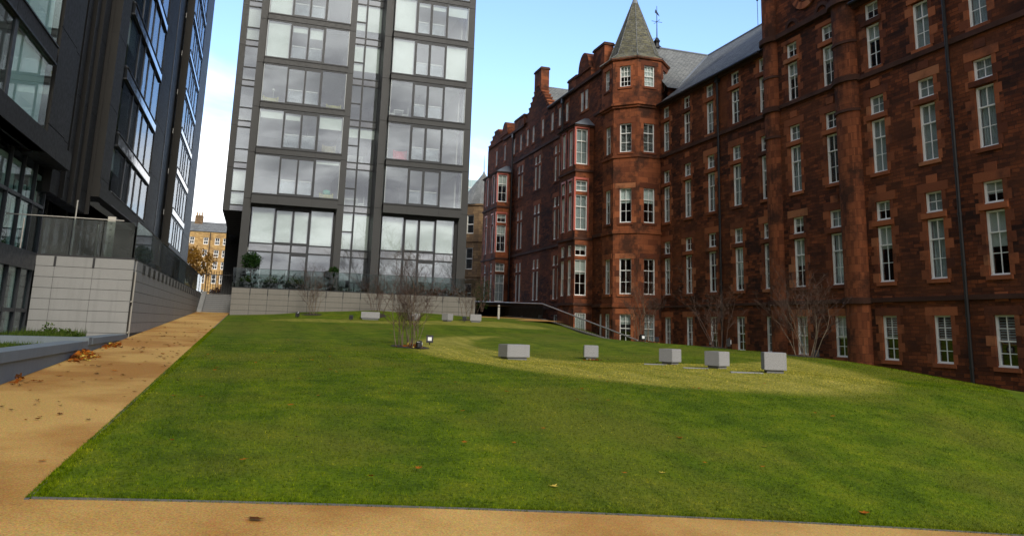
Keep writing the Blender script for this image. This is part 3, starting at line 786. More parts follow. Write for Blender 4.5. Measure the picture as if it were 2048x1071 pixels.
# ------------------------------------------------------------------ modern apartments
def bay_glazing(parent, F, us, z0, z1, d, blinds, juliet=True, glass=None, name='window', ret=True, low=.1):
    """us = edges of four panes; frame + one pane mesh + blinds"""
    glass = glass or AGLASS
    f = MB(); g = MB()
    u0, u1 = us[0][0], us[-1][1]
    for i in range(len(us)-1): f.fbox(F, us[i][1], us[i+1][0], d-.14, d+.015, z0, z1)
    f.fbox(F, u0-.03, u1+.03, d-.16, d+.012, z0-.05, z0+.03)
    f.fbox(F, u0-.03, u1+.03, d-.16, d+.008, z1-.02, z1+.06)
    if len(us) == 4:
        for k in (1, 2):
            f.fbox(F, us[k][0], us[k][1], d-.12, d-.005, z1-.15, z1-.021); f.fbox(F, us[k][0], us[k][1], d-.12, d-.005, z0+.031, z0+.12)
    for a, b in us: g.fbox(F, a, b, d-.035, d-.02, z0, z1)
    if ret:
        g.fbox(F, u0-.02, u0-.005, d-.6, d-.04, z0, z1); g.fbox(F, u1+.005, u1+.02, d-.6, d-.04, z0, z1)
        f.fbox(F, u0-.03, u0-.004, d-.019, d+.01, z0+.031, z1-.021, 1); f.fbox(F, u1+.004, u1+.03, d-.019, d+.01, z0+.031, z1-.021, 1)
    o = f.build(name, [FRAMEC, EDGE]); o.parent = parent; o.matrix_parent_inverse = parent.matrix_world.inverted() if False else Matrix.Translation(-Vector(parent.location))
    q = g.build('pane', glass); q.parent = o
    b = MB(); nb = 0
    for k, fr in blinds.items():
        if fr <= 0: continue
        a, e = us[k]; b.fbox(F, a+.05, e-.04, d-.2, d-.19, z1-(z1-z0)*fr, z1-.02); nb += 1
    if nb: q = b.build('blind', BLINDW); q.parent = o
    if juliet and len(us) == 4:
        j = MB()
        for k in (1, 2):
            j.fbox(F, us[k][0]+.06, us[k][1]-.06, d-.27, d-.24, z0+1.02, z0+1.07, 1); j.fbox(F, us[k][0]+.06, us[k][1]-.06, d-.262, d-.255, z0+.02, z0+1.0, 0)
        q = j.build('guard_rail', [SPANG, WHITE]); q.parent = o
    return o
def sub(o, parent): o.parent = parent; o.matrix_parent_inverse = Matrix.Translation(-Vector(parent.location)); return o
CEN = thing('apartment_block', 'dark grey clad apartment block with stacked glass bays above the granite terrace wall', 'building', (6,53,3.4))
FC = Fr((0,53), (1,0), (0,-1))
B1 = [(-.67,.83),(.95,1.97),(2.09,3.02),(3.18,4.75)]; B2 = [(7.92,9.44),(9.60,10.47),(10.63,11.65),(11.79,13.30)]
ZT = 31.5; ST = 3.12; Z1 = 9.70
clad = MB()
def colm(u0, u1, z0, z1, d0=-.6, d1=0., j0=9.43):
    """cladding column of separate panels with dark joints"""
    z = j0
    cuts = [z0]
    while z < z1:
        if z > z0+.2: cuts.append(z)
        z += ST
    cuts.append(z1)
    for a, b in zip(cuts, cuts[1:]): clad.fbox(FC, u0, u1, d0, d1, a+.012, b-.012)
    clad.fbox(FC, u0+.01, u1-.01, d0-.05, d1-.03, z0, z1, 1)
colm(-1.22, -.69, 3.4, ZT); colm(4.80, 5.27, 3.4, ZT); colm(7.32, 7.86, 3.4, ZT); colm(13.33, 13.97, 3.4, ZT, -.6, .0)
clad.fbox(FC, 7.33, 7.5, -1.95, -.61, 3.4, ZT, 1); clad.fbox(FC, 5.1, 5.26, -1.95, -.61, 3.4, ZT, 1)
for k in range(8): clad.box(-2.69, -2.23, 58.4, 59.0, Z1+ST*(k-1)+2.7-(.0 if k else -.0), Z1+ST*k+2.68) if k else clad.box(-2.69, -2.23, 58.4, 59.0, 9.24, Z1+2.68)
clad.box(-1.29, -.8, 58.4, 59.0, 9.24, ZT); clad.box(-2.69, -2.5, 59.01, 67, 9.24, ZT); clad.box(-2.68, -.8, 58.42, 67, ZT-.3, ZT)
clad.fbox(FC, 13.975, 14.12, -3, -.8, 3.4, 23.9); clad.fbox(FC, 13.975, 14.05, -.79, -.3, 3.4, 25.9)
# spandrel boxes of the bays
for U in (B1, B2):
    u0, u1 = U[0][0]-.06, U[-1][1]+.06
    for k in range(0, 7):
        z = Z1+ST*k
        lo = .62 if k == 0 else .40
        cut = [u0, U[0][1]+.06, U[2][1]+.08, u1]
        for a, b in zip(cut, cut[1:]): clad.fbox(FC, a+.006, b-.006, -.3, .52, z-lo, z-.06)
        clad.fbox(FC, u0+.01, u1-.01, -.3, .50, z-lo+.01, z-.052, 1)
        clad.fbox(FC, u0-.03, u1+.03, -.3, .56, z-.05, z-.015, 1)
    clad.fbox(FC, u0, u1, -.3, .1, Z1-.75, Z1-.63, 1)
# sloping ribbed soffit under the set-back wing
for i in range(12):
    t0, t1 = i/12, (i+.75)/12
    q = lambda t, x: (x, 58.4+2.4*t, 9.22-1.45*t)
    xl = lambda t: -2.68+.5*t
    clad.face([q(t0,xl(t0)), q(t0,-.8), q(t1,-.8), q(t1,xl(t1))], 0)
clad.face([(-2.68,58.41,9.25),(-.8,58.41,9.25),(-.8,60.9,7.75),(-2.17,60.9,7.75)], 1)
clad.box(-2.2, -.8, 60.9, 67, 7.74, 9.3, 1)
# body behind
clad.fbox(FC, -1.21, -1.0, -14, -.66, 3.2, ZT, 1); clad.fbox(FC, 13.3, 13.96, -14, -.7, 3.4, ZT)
clad.fbox(FC, -2.6, 13.96, -14.2, -14, 3.4, ZT)
clad.fbox(FC, -1.2, 13.97, -14, -.3, ZT-.3, ZT)
sub(clad.build('cladding', [PANEL, PANELD]), CEN)
# interiors: floors, ceilings, partitions
inn = MB()
for k in range(0, 8):
    z = Z1+ST*k-.5
    inn.fbox(FC, -.98, 5.0, -8, -.65, z, z+.4, 1); inn.fbox(FC, 5.0, 7.55, -8, -1.9, z, z+.4, 1); inn.fbox(FC, 7.55, 13.3, -8, -.65, z, z+.4, 1); inn.box(-2.48, -1.22, 58.6, 61.2, z+(.1 if k else .0), z+.4, 1)
    inn.fbox(FC, B1[0][0]-.04, B1[-1][1]+.04, -.649, .45, z+.20, z+.39, 1); inn.fbox(FC, B2[0][0]-.04, B2[-1][1]+.04, -.649, .45, z+.20, z+.39, 1)
inn.fbox(FC, -.98, 13.3, -8, -1.95, 6.05, 6.4, 1)
inn.box(-2.48, -1.22, 61.2, 61.4, 9.3, ZT-.4, 0)
inn.fbox(FC, -.98, 13.3, -8.2, -8.01, 3.4, ZT-.4, 0)
for u in (-.99, 5.0, 7.55, 13.1): inn.fbox(FC, u, u+.09, -8, -.66 if u not in (5.0,7.55) else -2.0, 3.4, ZT-.4, 0)
for u, k in ((2.6,1),(10.5,2),(3.4,4),(9.9,0),(2.2,3),(10.9,4)): inn.fbox(FC, u, u+.1, -5.5-.3*k, -2.5, Z1+ST*k-.1, Z1+ST*k+2.6, 0)
sub(inn.build('room_interior', [INNER, CEIL]), CEN)
bl1 = {0:{3:.10}, 1:{0:.22,1:.22,3:.36}, 2:{0:.05}, 3:{0:1.,1:.22,2:.34}, 4:{0:1.,1:.12,2:.15}, 5:{0:.6,3:.5}, 6:{1:.4}}
bl2 = {0:{}, 1:{}, 2:{}, 3:{0:1.,3:1.}, 4:{0:1.,1:.15,2:.2,3:.3}, 5:{3:.9}, 6:{0:.5}}
for k in range(7):
    z = Z1+ST*k
    bay_glazing(CEN, FC, B1, z+.03, z+2.62, .5, bl1[k]); bay_glazing(CEN, FC, B2, z+.03, z+2.62, .5, bl2[k])
# tall ground storey, set back under the bays
for U in (B1, B2):
    V = [(U[0][0]+.05,U[0][1]),U[1],U[2],(U[3][0],U[3][1]-.12 if U is B1 else U[3][1]-.24)]
    bay_glazing(CEN, FC, V, 6.56, 8.92, -.16, {0:1,1:1,2:1,3:1}, juliet=False, ret=False)
    f = MB(); g = MB()
    for i in range(3): f.fbox(FC, V[i][1], V[i+1][0], -.3, -.145, 3.4, 6.505)
    f.fbox(FC, V[0][0]-.03, V[3][1]+.03, -.32, -.14, 5.95, 6.05)
    f.fbox(FC, V[2][0]-.06, V[2][1]+.06, -.3, -.14, 5.80, 5.949)
    for a, b in V: g.fbox(FC, a, b, -.2, -.185, 3.45, 5.95); g.fbox(FC, a, b, -.2, -.185, 6.05, 6.5, 1)
    o = sub(f.build('window', FRAMEC), CEN); q = g.build('pane', [AGLASS, SPANG]); q.parent = o
    s = MB(); s.fbox(FC, V[3][1]+.03, U[3][1]+.05, -.6, -.14, 3.4, 8.95); sub(s.build('side_panel', PANELD), CEN)
# slim window strips: the set-back left wing and the recess between the bays
FW = Fr((0,58.4), (1,0), (0,-1)); FS = Fr((0,54.8), (1,0), (0,-1))
def strip(F, cols, z, parts, low=False):
    f = MB(); g = MB(); b = MB()
    for i in range(len(cols)-1):
        f.fbox(F, cols[i][1], cols[i+1][0], -.14, .012, z-.44 if z > 4 else z, z+2.67)
    zb_ = z-.44 if z > 4 else z
    f.fbox(F, cols[0][0]-.06, cols[0][0], -.14, .012, zb_, z+2.67); f.fbox(F, cols[-1][1], cols[-1][1]+.06, -.14, .012, zb_, z+2.67)
    for i, (a, e) in enumerate(cols):
        for (q0, q1, mm) in parts[i]:
            g.fbox(F, a, e, -.07, -.055, z+q0, z+q1, mm); f.fbox(F, a, e, -.12, -.008, z+q1, z+q1+.085)
    o = sub(f.build('strip_window', FRAMEC), CEN); q = g.build('pane', [AGLASS, SPANG]); q.parent = o
    return o
def sblind(o, F, cols, za, zb):
    b = MB()
    for a, e in cols: b.fbox(F, a+.03, e-.03, -.2, -.19, za, zb)
    q = b.build('blind', BLINDW); q.parent = o
SC = [(5.42,6.12),(6.23,7.31)]
for k in range(0, 7):
    z = Z1+ST*k
    o = strip(FW, [(-2.22,-1.3)], z, [[(-.42,-.06,1),(.03,.93,0),(1.03,2.58,0)]])
    if k in (0, 4): sblind(o, FW, [(-2.22,-1.3)], z+.05, z+2.5)
    o = strip(FS, SC, z, [[(-.44,-.05,1),(.04,1.18,0),(1.28,2.58,0)],[(-.44,-.05,1),(.04,2.58,0)]])
    if k in (3, 4): sblind(o, FS, SC, z+.62, z+2.55)
    if k == 1: sblind(o, FS, SC, z+1.85, z+2.55)
o = strip(FS, SC, 6.6, [[(-.50,-.1,1),(.0,1.2,0),(1.3,2.56,0)],[(-.50,-.1,1),(.0,2.56,0)]]); sblind(o, FS, SC, 6.65, 9.1)
o = strip(FS, SC, 3.4, [[(.05,2.62,0)],[(.05,2.62,0)]])
# furniture behind the glass
def tub_chair(name, label, x, y, z, mat, r=.42, h=.75):
    t = thing(name, label, 'chair', (x,y,z)); n = 18
    s = MB(); s.tube([(0,0,.12),(0,0,.40),(0,0,.44)], [r*.9,r*.92,r*.8], n); o = s.build('seat', mat, smooth=True); o.parent = t
    b = MB()
    for i in range(n):
        a0, a1 = math.pi*(.0+i/n), math.pi*(.0+(i+1)/n)
        c = lambda a, rr, zz: (rr*math.cos(a), rr*math.sin(a), zz)
        b.hexa([c(a0,r,.1),c(a1,r,.1),c(a1,r-.08,.1),c(a0,r-.08,.1),c(a0,r+.02,h),c(a1,r+.02,h),c(a1,r-.06,h),c(a0,r-.06,h)])
    o = b.build('backrest', mat); o.parent = t
    l = MB(); l.tube([(0,0,0),(0,0,.12)], [.22,.05], 10); o = l.build('base', STEEL); o.parent = t
REDF = m_plain('red_fabric', (.55,.02,.05), .8); YELF = m_plain('mustard_fabric', (.42,.38,.08), .8); GRNF = m_plain('turquoise_fabric', (.08,.45,.32), .8)
fz = lambda k: Z1+ST*k-.1
tub_chair('armchair', 'bright red tub armchair behind the glass of a right hand bay', 8.95, 53.35, fz(1), REDF, .48, 1.0)
tub_chair('armchair', 'mustard armchair at the left end of a left hand glass bay', -.1, 53.2, fz(2), YELF, .5, .7)
tub_chair('armchair', 'mustard armchair at the right end of the bay above the floor lamp chair', 4.1, 53.2, fz(2), YELF, .5, .62)
tub_chair('armchair', 'mustard armchair with a turquoise cushion in the lowest left bay', 4.05, 53.2, fz(0), YELF, .45, .6)
cu = MB(); cu.tube([(0,0,0),(0,0,.12),(0,0,.3),(0,0,.36)], [.2,.27,.25,.12], 14)
o = cu.build('cushion', GRNF, smooth=True); o.location = (4.05,53.2,fz(0)+.45); tag(o, 'turquoise cushion resting on the mustard armchair of the lowest left bay', 'cushion')
tub_chair('armchair', 'olive gold armchair in the second lowest left bay', 4.0, 53.3, fz(1), m_plain('olive_gold_fabric', (.30,.25,.10), .8), .45, .85)
def side_chair(label, x, y, z, rz, grp=None):
    t = thing('dining_chair', label, 'chair', (x,y,z), rz, grp)
    s = MB(); s.box(-.2,.2,-.2,.2,.43,.47); o = s.build('seat', WHITE); o.parent = t
    b = MB(); b.box(-.19,.19,.17,.2,.47,.95); o = b.build('backrest', WHITE); o.parent = t
    for sx in (-.17,.17):
        for sy in (-.17,.17):
            l = MB(); l.tube([(sx,sy,0),(sx,sy,.43)], .018, 5); o = l.build('leg', WHITE); o.parent = t
def dining_table(label, x, y, z, w=.5):
    t = thing('dining_table', label, 'table', (x,y,z))
    s = MB(); s.box(-w,w,-.4,.4,.70,.74); o = s.build('tabletop', WHITE); o.parent = t
    for sx in (-w+.06,w-.06):
        for sy in (-.34,.34):
            l = MB(); l.tube([(sx,sy,0),(sx,sy,.7)], .02, 5); o = l.build('leg', WHITE); o.parent = t
dining_table('white table between two white chairs in a right hand bay', 8.65, 53.5, fz(2), .35)
side_chair('white dining chair at the left of a table in a right hand bay', 8.15, 53.4, fz(2), math.pi/2); side_chair('white dining chair at the right of a table in a right hand bay', 9.15, 53.4, fz(2), -math.pi/2)
dining_table('white table in the strip between the bays, second floor of glass', 6.1, 56.0, fz(1), .55)
dining_table('white table in the strip between the bays, lowest floor of glass', 6.0, 56.0, fz(0), .5); side_chair('white dining chair beside the table in the lowest strip window', 6.75, 56.0, fz(0), -math.pi/2)
la = thing('floor_lamp', 'thin white floor lamp behind the glass above a mustard chair', 'lamp', (.05,53.9,fz(2)))
m_ = MB(); m_.tube([(0,0,0),(0,0,1.3)], .015, 6); o = m_.build('pole', WHITE); o.parent = la
m_ = MB(); m_.tube([(0,0,1.3),(0,0,1.45)], [.12,.06], 12); o = m_.build('lamp_shade', BLINDC); o.parent = la

# ------------------------------------------------------------------ terrace wall under the apartments
TWL = thing('terrace_wall', 'low warm grey granite retaining wall below the apartment terrace', 'wall', (6.3,50.2,1.9))
w = MB(); x = -1.32; xs_ = [-1.32,-.26,.77,2.02,3.15,4.27,5.31,6.4,7.45,8.55,9.6,10.7,11.75,12.85,13.98]
for a, b in zip(xs_, xs_[1:]):
    for i in range(6):
        z0 = 3.16-.335*i if i else 3.16; 
        w.box(a+.011, b-.011, 50.0, 50.3, 3.165-.335*i, 3.165-.335*i+(.315 if i else .305))
w.box(-1.318, 13.97, 50.012, 50.32, 1.0, 3.47, 1)
for i in range(7): w.box(-1.32, -1.30, 50.31, 57.6, 1.49+.335*i, 1.49+.335*i+.33)
w.box(-1.30, -1.0, 50.33, 57.6, 1.0, 3.47, 1)
sub(w.build('granite_panel', [GRANB, JOINT]), TWL)
c = MB()
for a in xs_[1:-1]: c.box(a-.025, a+.025, 49.985, 49.999, 3.05, 3.47)
sub(c.build('joint_clamp', IRON), TWL)
mb = MB(); mb.box(-1.0, 14.0, 50.33, 53.3, 3.2, 3.40); struct(mb.build('terrace_floor', m_plain('terrace_paving', (.22,.21,.19), .9)))
BAL = thing('glass_balustrade', 'frameless glass balustrade along the apartment terrace edge', 'balustrade', (6.3,50,3.48))
g = MB(); x = -1.34; xx = [-1.34,.2,1.75,3.3,4.85,6.4,7.95,9.5,11.05,12.5,13.98]
for a, b in zip(xx, xx[1:]): g.box(a+.012, b-.012, 50.07, 50.085, 3.5, 4.68)
g.box(-1.335, -1.32, 50.1, 52.9, 3.5, 4.68)
sub(g.build('glass_panel', BGLASS), BAL)
c = MB(); c.box(-1.36, 14.0, 50.03, 50.13, 3.47, 3.53); c.box(-1.36, 14, 50.065, 50.09, 4.682, 4.70); sub(c.build('channel', IRON), BAL)
# terrace planters and plants
def leaf_cloud(mb, c, r, n, sz, squash=1., seed=0):
    rr = random.Random(seed)
    for _ in range(n):
        d = Vector((rr.gauss(0,1), rr.gauss(0,1), rr.gauss(0,1))).normalized()
        q = Vector(c)+Vector((d.x*r[0], d.y*r[1], d.z*r[2]))*(rr.random()**.45)*(1+.25*mnoise.noise(d*2.1+Vector(c)))
        a = Vector((rr.gauss(0,1), rr.gauss(0,1), rr.gauss(0,1))).normalized(); b = a.orthogonal().normalized(); s = sz*rr.uniform(.6,1.3)
        mb.face([q-a*s, q+b*s*.45, q+a*s, q-b*s*.45])
def planter(x, y, w, label, plants, seed):
    t = thing('planter', label, 'planter', (x,y,3.40))
    b = MB(); b.hexa([(-w*.9,-.22,0),(w*.9,-.22,0),(w*.9,.22,0),(-w*.9,.22,0),(-w,-.26,.48),(w,-.26,.48),(w,.26,.48),(-w,.26,.48)]); o = b.build('tub', BLACKP); o.parent = t
    s = MB(); s.box(-w*.93,w*.93,-.22,.22,.481,.487); o = s.build('soil', SOIL); o.parent = t
    p = MB(); leaf_cloud(p, (0,0,.62), (w*.95,.26,plants), 340, .055, seed=seed); o = p.build('foliage', random.choice([PLANTL,PLANTG]), recalc=False); o.parent = t
planter(.9, 51.0, .48, 'black planter with leafy plants left of the two near the middle of the left bay', .30, 1)
planter(2.4, 51.0, .62, 'long black planter with green and orange plants before the left bay door', .32, 2)
planter(-.55, 51.0, .4, 'black planter under the round evergreen bush at the terrace corner', .28, 3)
def potted(x, y, label, stem, r, seed):
    t = thing('potted_tree', label, 'plant', (x,y,3.4))
    b = MB(); b.tube([(0,0,0),(0,0,.38)], [.15,.2], 12); o = b.build('pot', BLACKP); o.parent = t
    s = MB(); s.tube([(0,0,.35),(.02,.01,stem)], [.03,.02], 6); o = s.build('trunk', BARKD); o.parent = t
    f = MB(); leaf_cloud(f, (0,0,stem+r*.6), (r,r,r*.95), 900, .085, seed=seed); o = f.build('crown', PLANTG, recalc=False); o.parent = t
potted(-.35, 51.6, 'dark evergreen bush standing taller than the glass at the terrace corner', 1.5, .62, 5)
potted(4.75, 51.2, 'small clipped evergreen ball on a stem in front of the middle strip windows', 1.25, .30, 6)
t = thing('garden_table', 'small glass garden table on a dark stem on the terrace', 'table', (6.1,51.3,3.4))
m_ = MB(); m_.tube([(0,0,.70),(0,0,.73)], .4, 18); o = m_.build('tabletop', SPANG); o.parent = t
m_ = MB(); m_.tube([(0,0,0),(0,0,.03),(0,0,.7)], [.22,.03,.03], 10); o = m_.build('stem', IRON); o.parent = t
def gchair(x, label, rz):
    t = thing('garden_chair', label, 'chair', (x,51.2,3.4), rz)
    m_ = MB(); m_.box(-.22,.22,-.22,.22,.40,.44); o = m_.build('seat', BLACKP); o.parent = t
    m_ = MB(); m_.box(-.22,.22,.20,.23,.44,.88); o = m_.build('backrest', BLACKP); o.parent = t
    for sx in (-.19,.19):
        for sy in (-.19,.19): m_ = MB(); m_.tube([(sx,sy,0),(sx,sy,.4)], .016, 5); o = m_.build('leg', STEEL); o.parent = t
gchair(5.45, 'black garden chair left of the glass terrace table', -1.2); gchair(6.8, 'black garden chair right of the glass terrace table', 1.3)
o = MB(); leaf_cloud(o, (12.2,51.2,3.75), (1.6,.35,.38), 700, .07, seed=8); o = o.build('hedge', m_leafy('rusty_hedge_leaves', (.10,.03,.012), (.2,.08,.03)), recalc=False); tag(o, 'low rusty brown hedge behind the glass at the right end of the terrace', 'hedge')
def upright_shrub(x, y, z, h, w, label, seed):
    t = thing('shrub', label, 'shrub', (x,y,z))
    s = MB(); rr = random.Random(seed)
    for i in range(6): s.tube([(rr.gauss(0,.05),rr.gauss(0,.05),0),(rr.gauss(0,w*.5),rr.gauss(0,w*.3),h*.8)], [.02,.008], 4)
    o = s.build('trunk', BARKD); o.parent = t
    f = MB(); leaf_cloud(f, (0,0,h*.55), (w,w*.6,h*.5), 650, .06, seed=seed); o = f.build('crown', PLANTG, recalc=False); o.parent = t
upright_shrub(14.6, 50.6, 2.6, 2.2, .75, 'dark bushy shrub at the right end of the terrace wall by the black railing', 12)

# ------------------------------------------------------------------ the left apartment block
LEFT = thing('dark_apartment_block', 'near black clad apartment block with glass bays towering over the left of the path', 'building', (-6.4,40,3.3))
FL_ = Fr((-6.4,0), (0,1), (1,0))
ZL = 36
lc = MB()
def lcol(u0, u1, z0, z1, d0=-.6, d1=0., j0=9.58, m=0):
    cuts = [z0]; z = j0-ST*2
    while z < z1:
        if z > z0+.2: cuts.append(z)
        z += ST*.84 if False else ST
    cuts.append(z1)
    for a, b in zip(cuts, cuts[1:]): lc.fbox(FL_, u0, u1, d0, d1, a+.014, b-.014, m)
    lc.fbox(FL_, u0+.01, u1-.01, d0-.05, d1-.03, z0, z1, 1)
lcol(26.15, 28.3, 6.37, ZL, j0=10.4); lcol(28.33, 29.1, 6.37, ZL, -.6, -.06, j0=10.4)
for i, (a, b) in enumerate(((29.12,30.35),(30.5,31.7),(31.85,33.0),(33.15,34.85))): 
    lcol(a, b, 5.6, ZL, -.9, -.42-.06*i*0, j0=9.58); lc.fbox(FL_, b+.005, b+.13, -.9, -.28, 5.6, ZL, 0)
lcol(34.9, 36.85, 6.37, ZL, j0=13.4); lcol(48.75, 53.55, 6.37, ZL, j0=9.95)
lcol(53.6, 62.2, 5.2, ZL, -1.2, -.55, j0=9.2); lcol(73.2, 80.2, 3.3, ZL, j0=8.9); lc.fbox(FL_, 80.21, 80.3, -12, -.05, 3.3, ZL)
for z in range(12): pass
# corner highlight painted as a lighter strip, and a plain corner piece
lc.fbox(FL_, 53.5, 53.58, -.02, .03, 6.4, ZL, 2); lc.fbox(FL_, 62.2, 62.35, -.5, .02, 5, ZL, 0)
BL = {'a':(9.0,25.85),'b':(37.55,48.65),'c':(62.6,73.1)}
for key, (u0, u1) in BL.items():
    for k in range(-1, 8):
        z = 9.63+ST*k
        if k == -1: lo, z = .58, 6.95
        else: lo = .56
        if key == 'c': z += .1
        n = 3 if key != 'a' else 4
        for i in range(n):
            a, b = u0+(u1-u0)*i/n, u0+(u1-u0)*(i+1)/n
            lc.fbox(FL_, a+.008, b-.008, -.4, .035 if k >= 0 else .04, z-lo+.05, z-.05, 3 if key != 'a' and k >= 0 else 0)
        lc.fbox(FL_, u0, u1, -.38, .07, z-.045, z-.0, 1); lc.fbox(FL_, u0, u1, -.38, .065, z-lo-.02, z-lo+.04, 1)
# base fascia under both bodies, soffits, core walls
lc.fbox(FL_, 4, 29.1, -.3, .10, 6.35, 6.94); lc.fbox(FL_, 34.87, 53.57, -.3, .05, 6.34, 6.88)
lc.fbox(FL_, 4, 29.1, -8, -.31, 6.45, 6.6, 1); lc.fbox(FL_, 29.1, 80, -8, -.95, 6.45, 6.6, 1)
lc.fbox(FL_, 4, 80, -12, -11.8, .5, ZL, 1); lc.fbox(FL_, 3.8, 4, -12, 0, .5, ZL, 1); lc.fbox(FL_, 4, 80.2, -12, -.3, ZL-.3, ZL, 1)
for u in (30.0, 33.2, 36.6, 40.2, 43.8, 47.4, 51.0): lc.fbox(FL_, u, u+.35, -2.6, -2.2, 3.3, 6.45, 0)
for i in range(30): lc.fbox(FL_, 30.2+i*.82, 30.3+i*.82, -2.75, -2.62, 3.3, 6.45, 1)
sub(lc.build('cladding', [PANELL, PANELD, FRAMEC, DGLASS2]), LEFT)
gi = MB()
for key, (u0, u1) in BL.items():
    for k in range(-1, 8):
        z = 9.63+ST*k if k >= 0 else 6.95
        gi.fbox(FL_, u0, u1, -5, -.45, z-.5, z-.1, 1)
    gi.fbox(FL_, u0, u1, -5.2, -5.01, 6.6, ZL-.4, 0)
    for u in (u0-.2, u1+.0): gi.fbox(FL_, u, u+.15, -5, -.7, 6.62, ZL-.4, 0)
gi.fbox(FL_, 29.6, 80, -3.4, -3.2, 3.3, 6.44, 2)
sub(gi.build('room_interior', [INNER, CEIL, INNERD]), LEFT)
def lpanes(u0, u1):
    W = u1-u0; e = [0, .235,.25,.40,.42,.55,.57,.76,.775,1.0]
    return [(u0+W*e[i], u0+W*e[i+1]) for i in (0,2,4,6,8)]
for key, (u0, u1) in BL.items():
    for k in range(-1, 8):
        z = 9.63+ST*k if k >= 0 else 6.95
        zt = 9.63+ST*(k+1)-.58
        U = lpanes(u0, u1); bd_ = {i: random.choice([0,0,.25,.5,1.]) for i in range(5)}
        if key == 'a': bd_[4] = 1.
        bay_glazing(LEFT, FL_, U, z+.03, zt, -.02, bd_, juliet=False, ret=False, glass=DGLASS if key != 'a' else LGLASS)
# glazed lobby: lower glass wall by the planters, upper glass wall set back on the terrace
lo_ = MB(); lg = MB(); FB = Fr((-6.1,0), (0,1), (1,0)); FU = Fr((-7.0,0), (0,1), (1,0))
ys = [25.40-1.13*i for i in range(15)]
for y in ys: lo_.fbox(FB, y-.03, y+.03, -.10, .015, .9, 2.80)
lo_.fbox(FB, 9, 25.46, -.3, .04, 2.801, 3.30); lo_.fbox(FB, 9, 25.46, -.14, .01, .85, .95); lo_.fbox(FB, 9, 25.46, -.14, .0, 1.62, 1.72)
lg.fbox(FB, 9, 25.4, -.06, -.05, .95, 2.8)
for i in range(15): y = 29.45-1.36*i; lo_.fbox(FU, y-.035, y+.035, -.10, .015, 3.31, 6.34)
lo_.fbox(FU, 9, 29.5, -.14, .01, 5.03, 5.13); lo_.fbox(FU, 9, 29.5, -.14, .01, 3.31, 3.42)
for xx_ in (-8.1, -9.2): lo_.box(xx_, xx_+.1, 29.4, 29.5, 3.43, 6.34)
lg.fbox(FU, 9, 29.42, -.06, -.05, 3.42, 6.34); lg.box(-10.2, -7.1, 29.46, 29.47, 3.42, 6.34)
o = sub(lo_.build('lobby_window', FRAMEC), LEFT); q = lg.build('pane', LGLASS); q.parent = o
li = MB(); li.box(-10.6,-10.4,8,29.4,.9,6.4,0); li.box(-10.4,-6.3,8,25.3,.7,.88,0)
li.box(-10.4,-6.41,8,25.3,2.7,2.79,1); li.box(-10.4,-7.1,8,29.4,3.05,3.24,0)
li.box(-10.4,-7.1,8,29.3,5.95,6.1,1)
for i in range(6): li.box(-9.0, -8.9, 10.5+3.2*i, 12.4+3.2*i, 3.25, 5.6, 1)
sub(li.build('lobby_interior', [INNER, CEIL]), LEFT)
bl_ = MB()
for i in range(12):
    bl_.fbox(FB, ys[i+1]+.1, ys[i+1]+(.62 if i % 3 else .95), -.24, -.22, 1.0, 2.7)
    yq = 29.45-1.36*(i+1); bl_.fbox(FU, yq+.08, yq+(.62,1.2,.9)[i % 3], -.24, -.22, 3.45, 5.0); bl_.fbox(FU, yq+.1, yq+1.26, -.24, -.22, 5.2, (5.9,5.6)[i % 2])
sub(bl_.build('curtain', m_plain('pale_green_curtain', (.60,.68,.60), .9)), LEFT)

# ------------------------------------------------------------------ granite terrace by the path (left)
GT = thing('granite_terrace', 'pale grey granite clad terrace wall with dark glass clamps beside the tan path', 'wall', (-3.45,40,1.0))
g = MB(); yc = 25.5
cx = [-6.06,-5.57,-4.56,-3.48]
for a, b in zip(cx, cx[1:]):
    for i in range(8): g.box(a+.005, b-.005, yc, yc+.3, 2.96-.31*i, 2.96-.31*i+(.296 if i else .285))
g.box(-6.05, -3.5, yc+.012, yc+.3, .5, 3.24, 1)
ysd = [25.86+1.6*i for i in range(20)]+[57.5]
for a, b in zip(ysd, ysd[1:]):
    for i in range(7): g.box(-3.75, -3.45, a+.006, b-.006, 2.96-.31*i, 2.96-.31*i+(.296 if i else .285))
g.box(-3.75, -3.462, 25.87, 57.5, .5, 3.24, 1)
sub(g.build('granite_panel', [GRAN, JOINT]), GT)
c = MB()
for i in range(22): y = 27.2+1.4*i; c.box(-3.449, -3.435, y, y+.55, 2.92, 3.22)
for x in (-5.57,-4.56): c.box(x-.03, x+.03, yc-.012, yc-.001, 2.95, 3.24)
q_ = c
for i in range(0, len(q_.f), 6):
    c = MB()
    for f in q_.f[i:i+6]: c.face([q_.v[k] for k in f])
    sub(c.build('glass_clamp', IRON), GT)
d_ = MB(); d_.box(-3.64, -3.475, 25.52, 25.8, .95, 2.9); sub(d_.build('dark_recess', IRON), GT)
d_ = MB(); d_.tube([(-3.452,25.8,.98),(-3.452,25.8,2.9)], .028, 8)
for z in (1.1, 2.0): d_.box(-3.6, -3.44, 25.6, 25.84, z, z+.04)
sub(d_.build('drainpipe', STEEL), GT)
mb = MB(); mb.box(-9.6, -3.76, 25.81, 57.6, 3.05, 3.25); struct(mb.build('left_terrace_floor', m_plain('left_terrace_paving', (.16,.155,.145), .9)))
B2_ = thing('glass_balustrade', 'dark tinted glass balustrade on the left granite terrace with a steel handrail', 'balustrade', (-3.5,40,3.25))
g = MB()
for a, b in zip([-6.05,-5.25,-4.42],[-5.27,-4.44,-3.58]): g.box(a, b, 25.56, 25.575, 3.26, 4.36)
yy = [25.6+1.6*i for i in range(20)]+[57.5]
for a, b in zip(yy, yy[1:]): g.box(-3.53, -3.515, a+.012, b-.012, 3.26, 4.40)
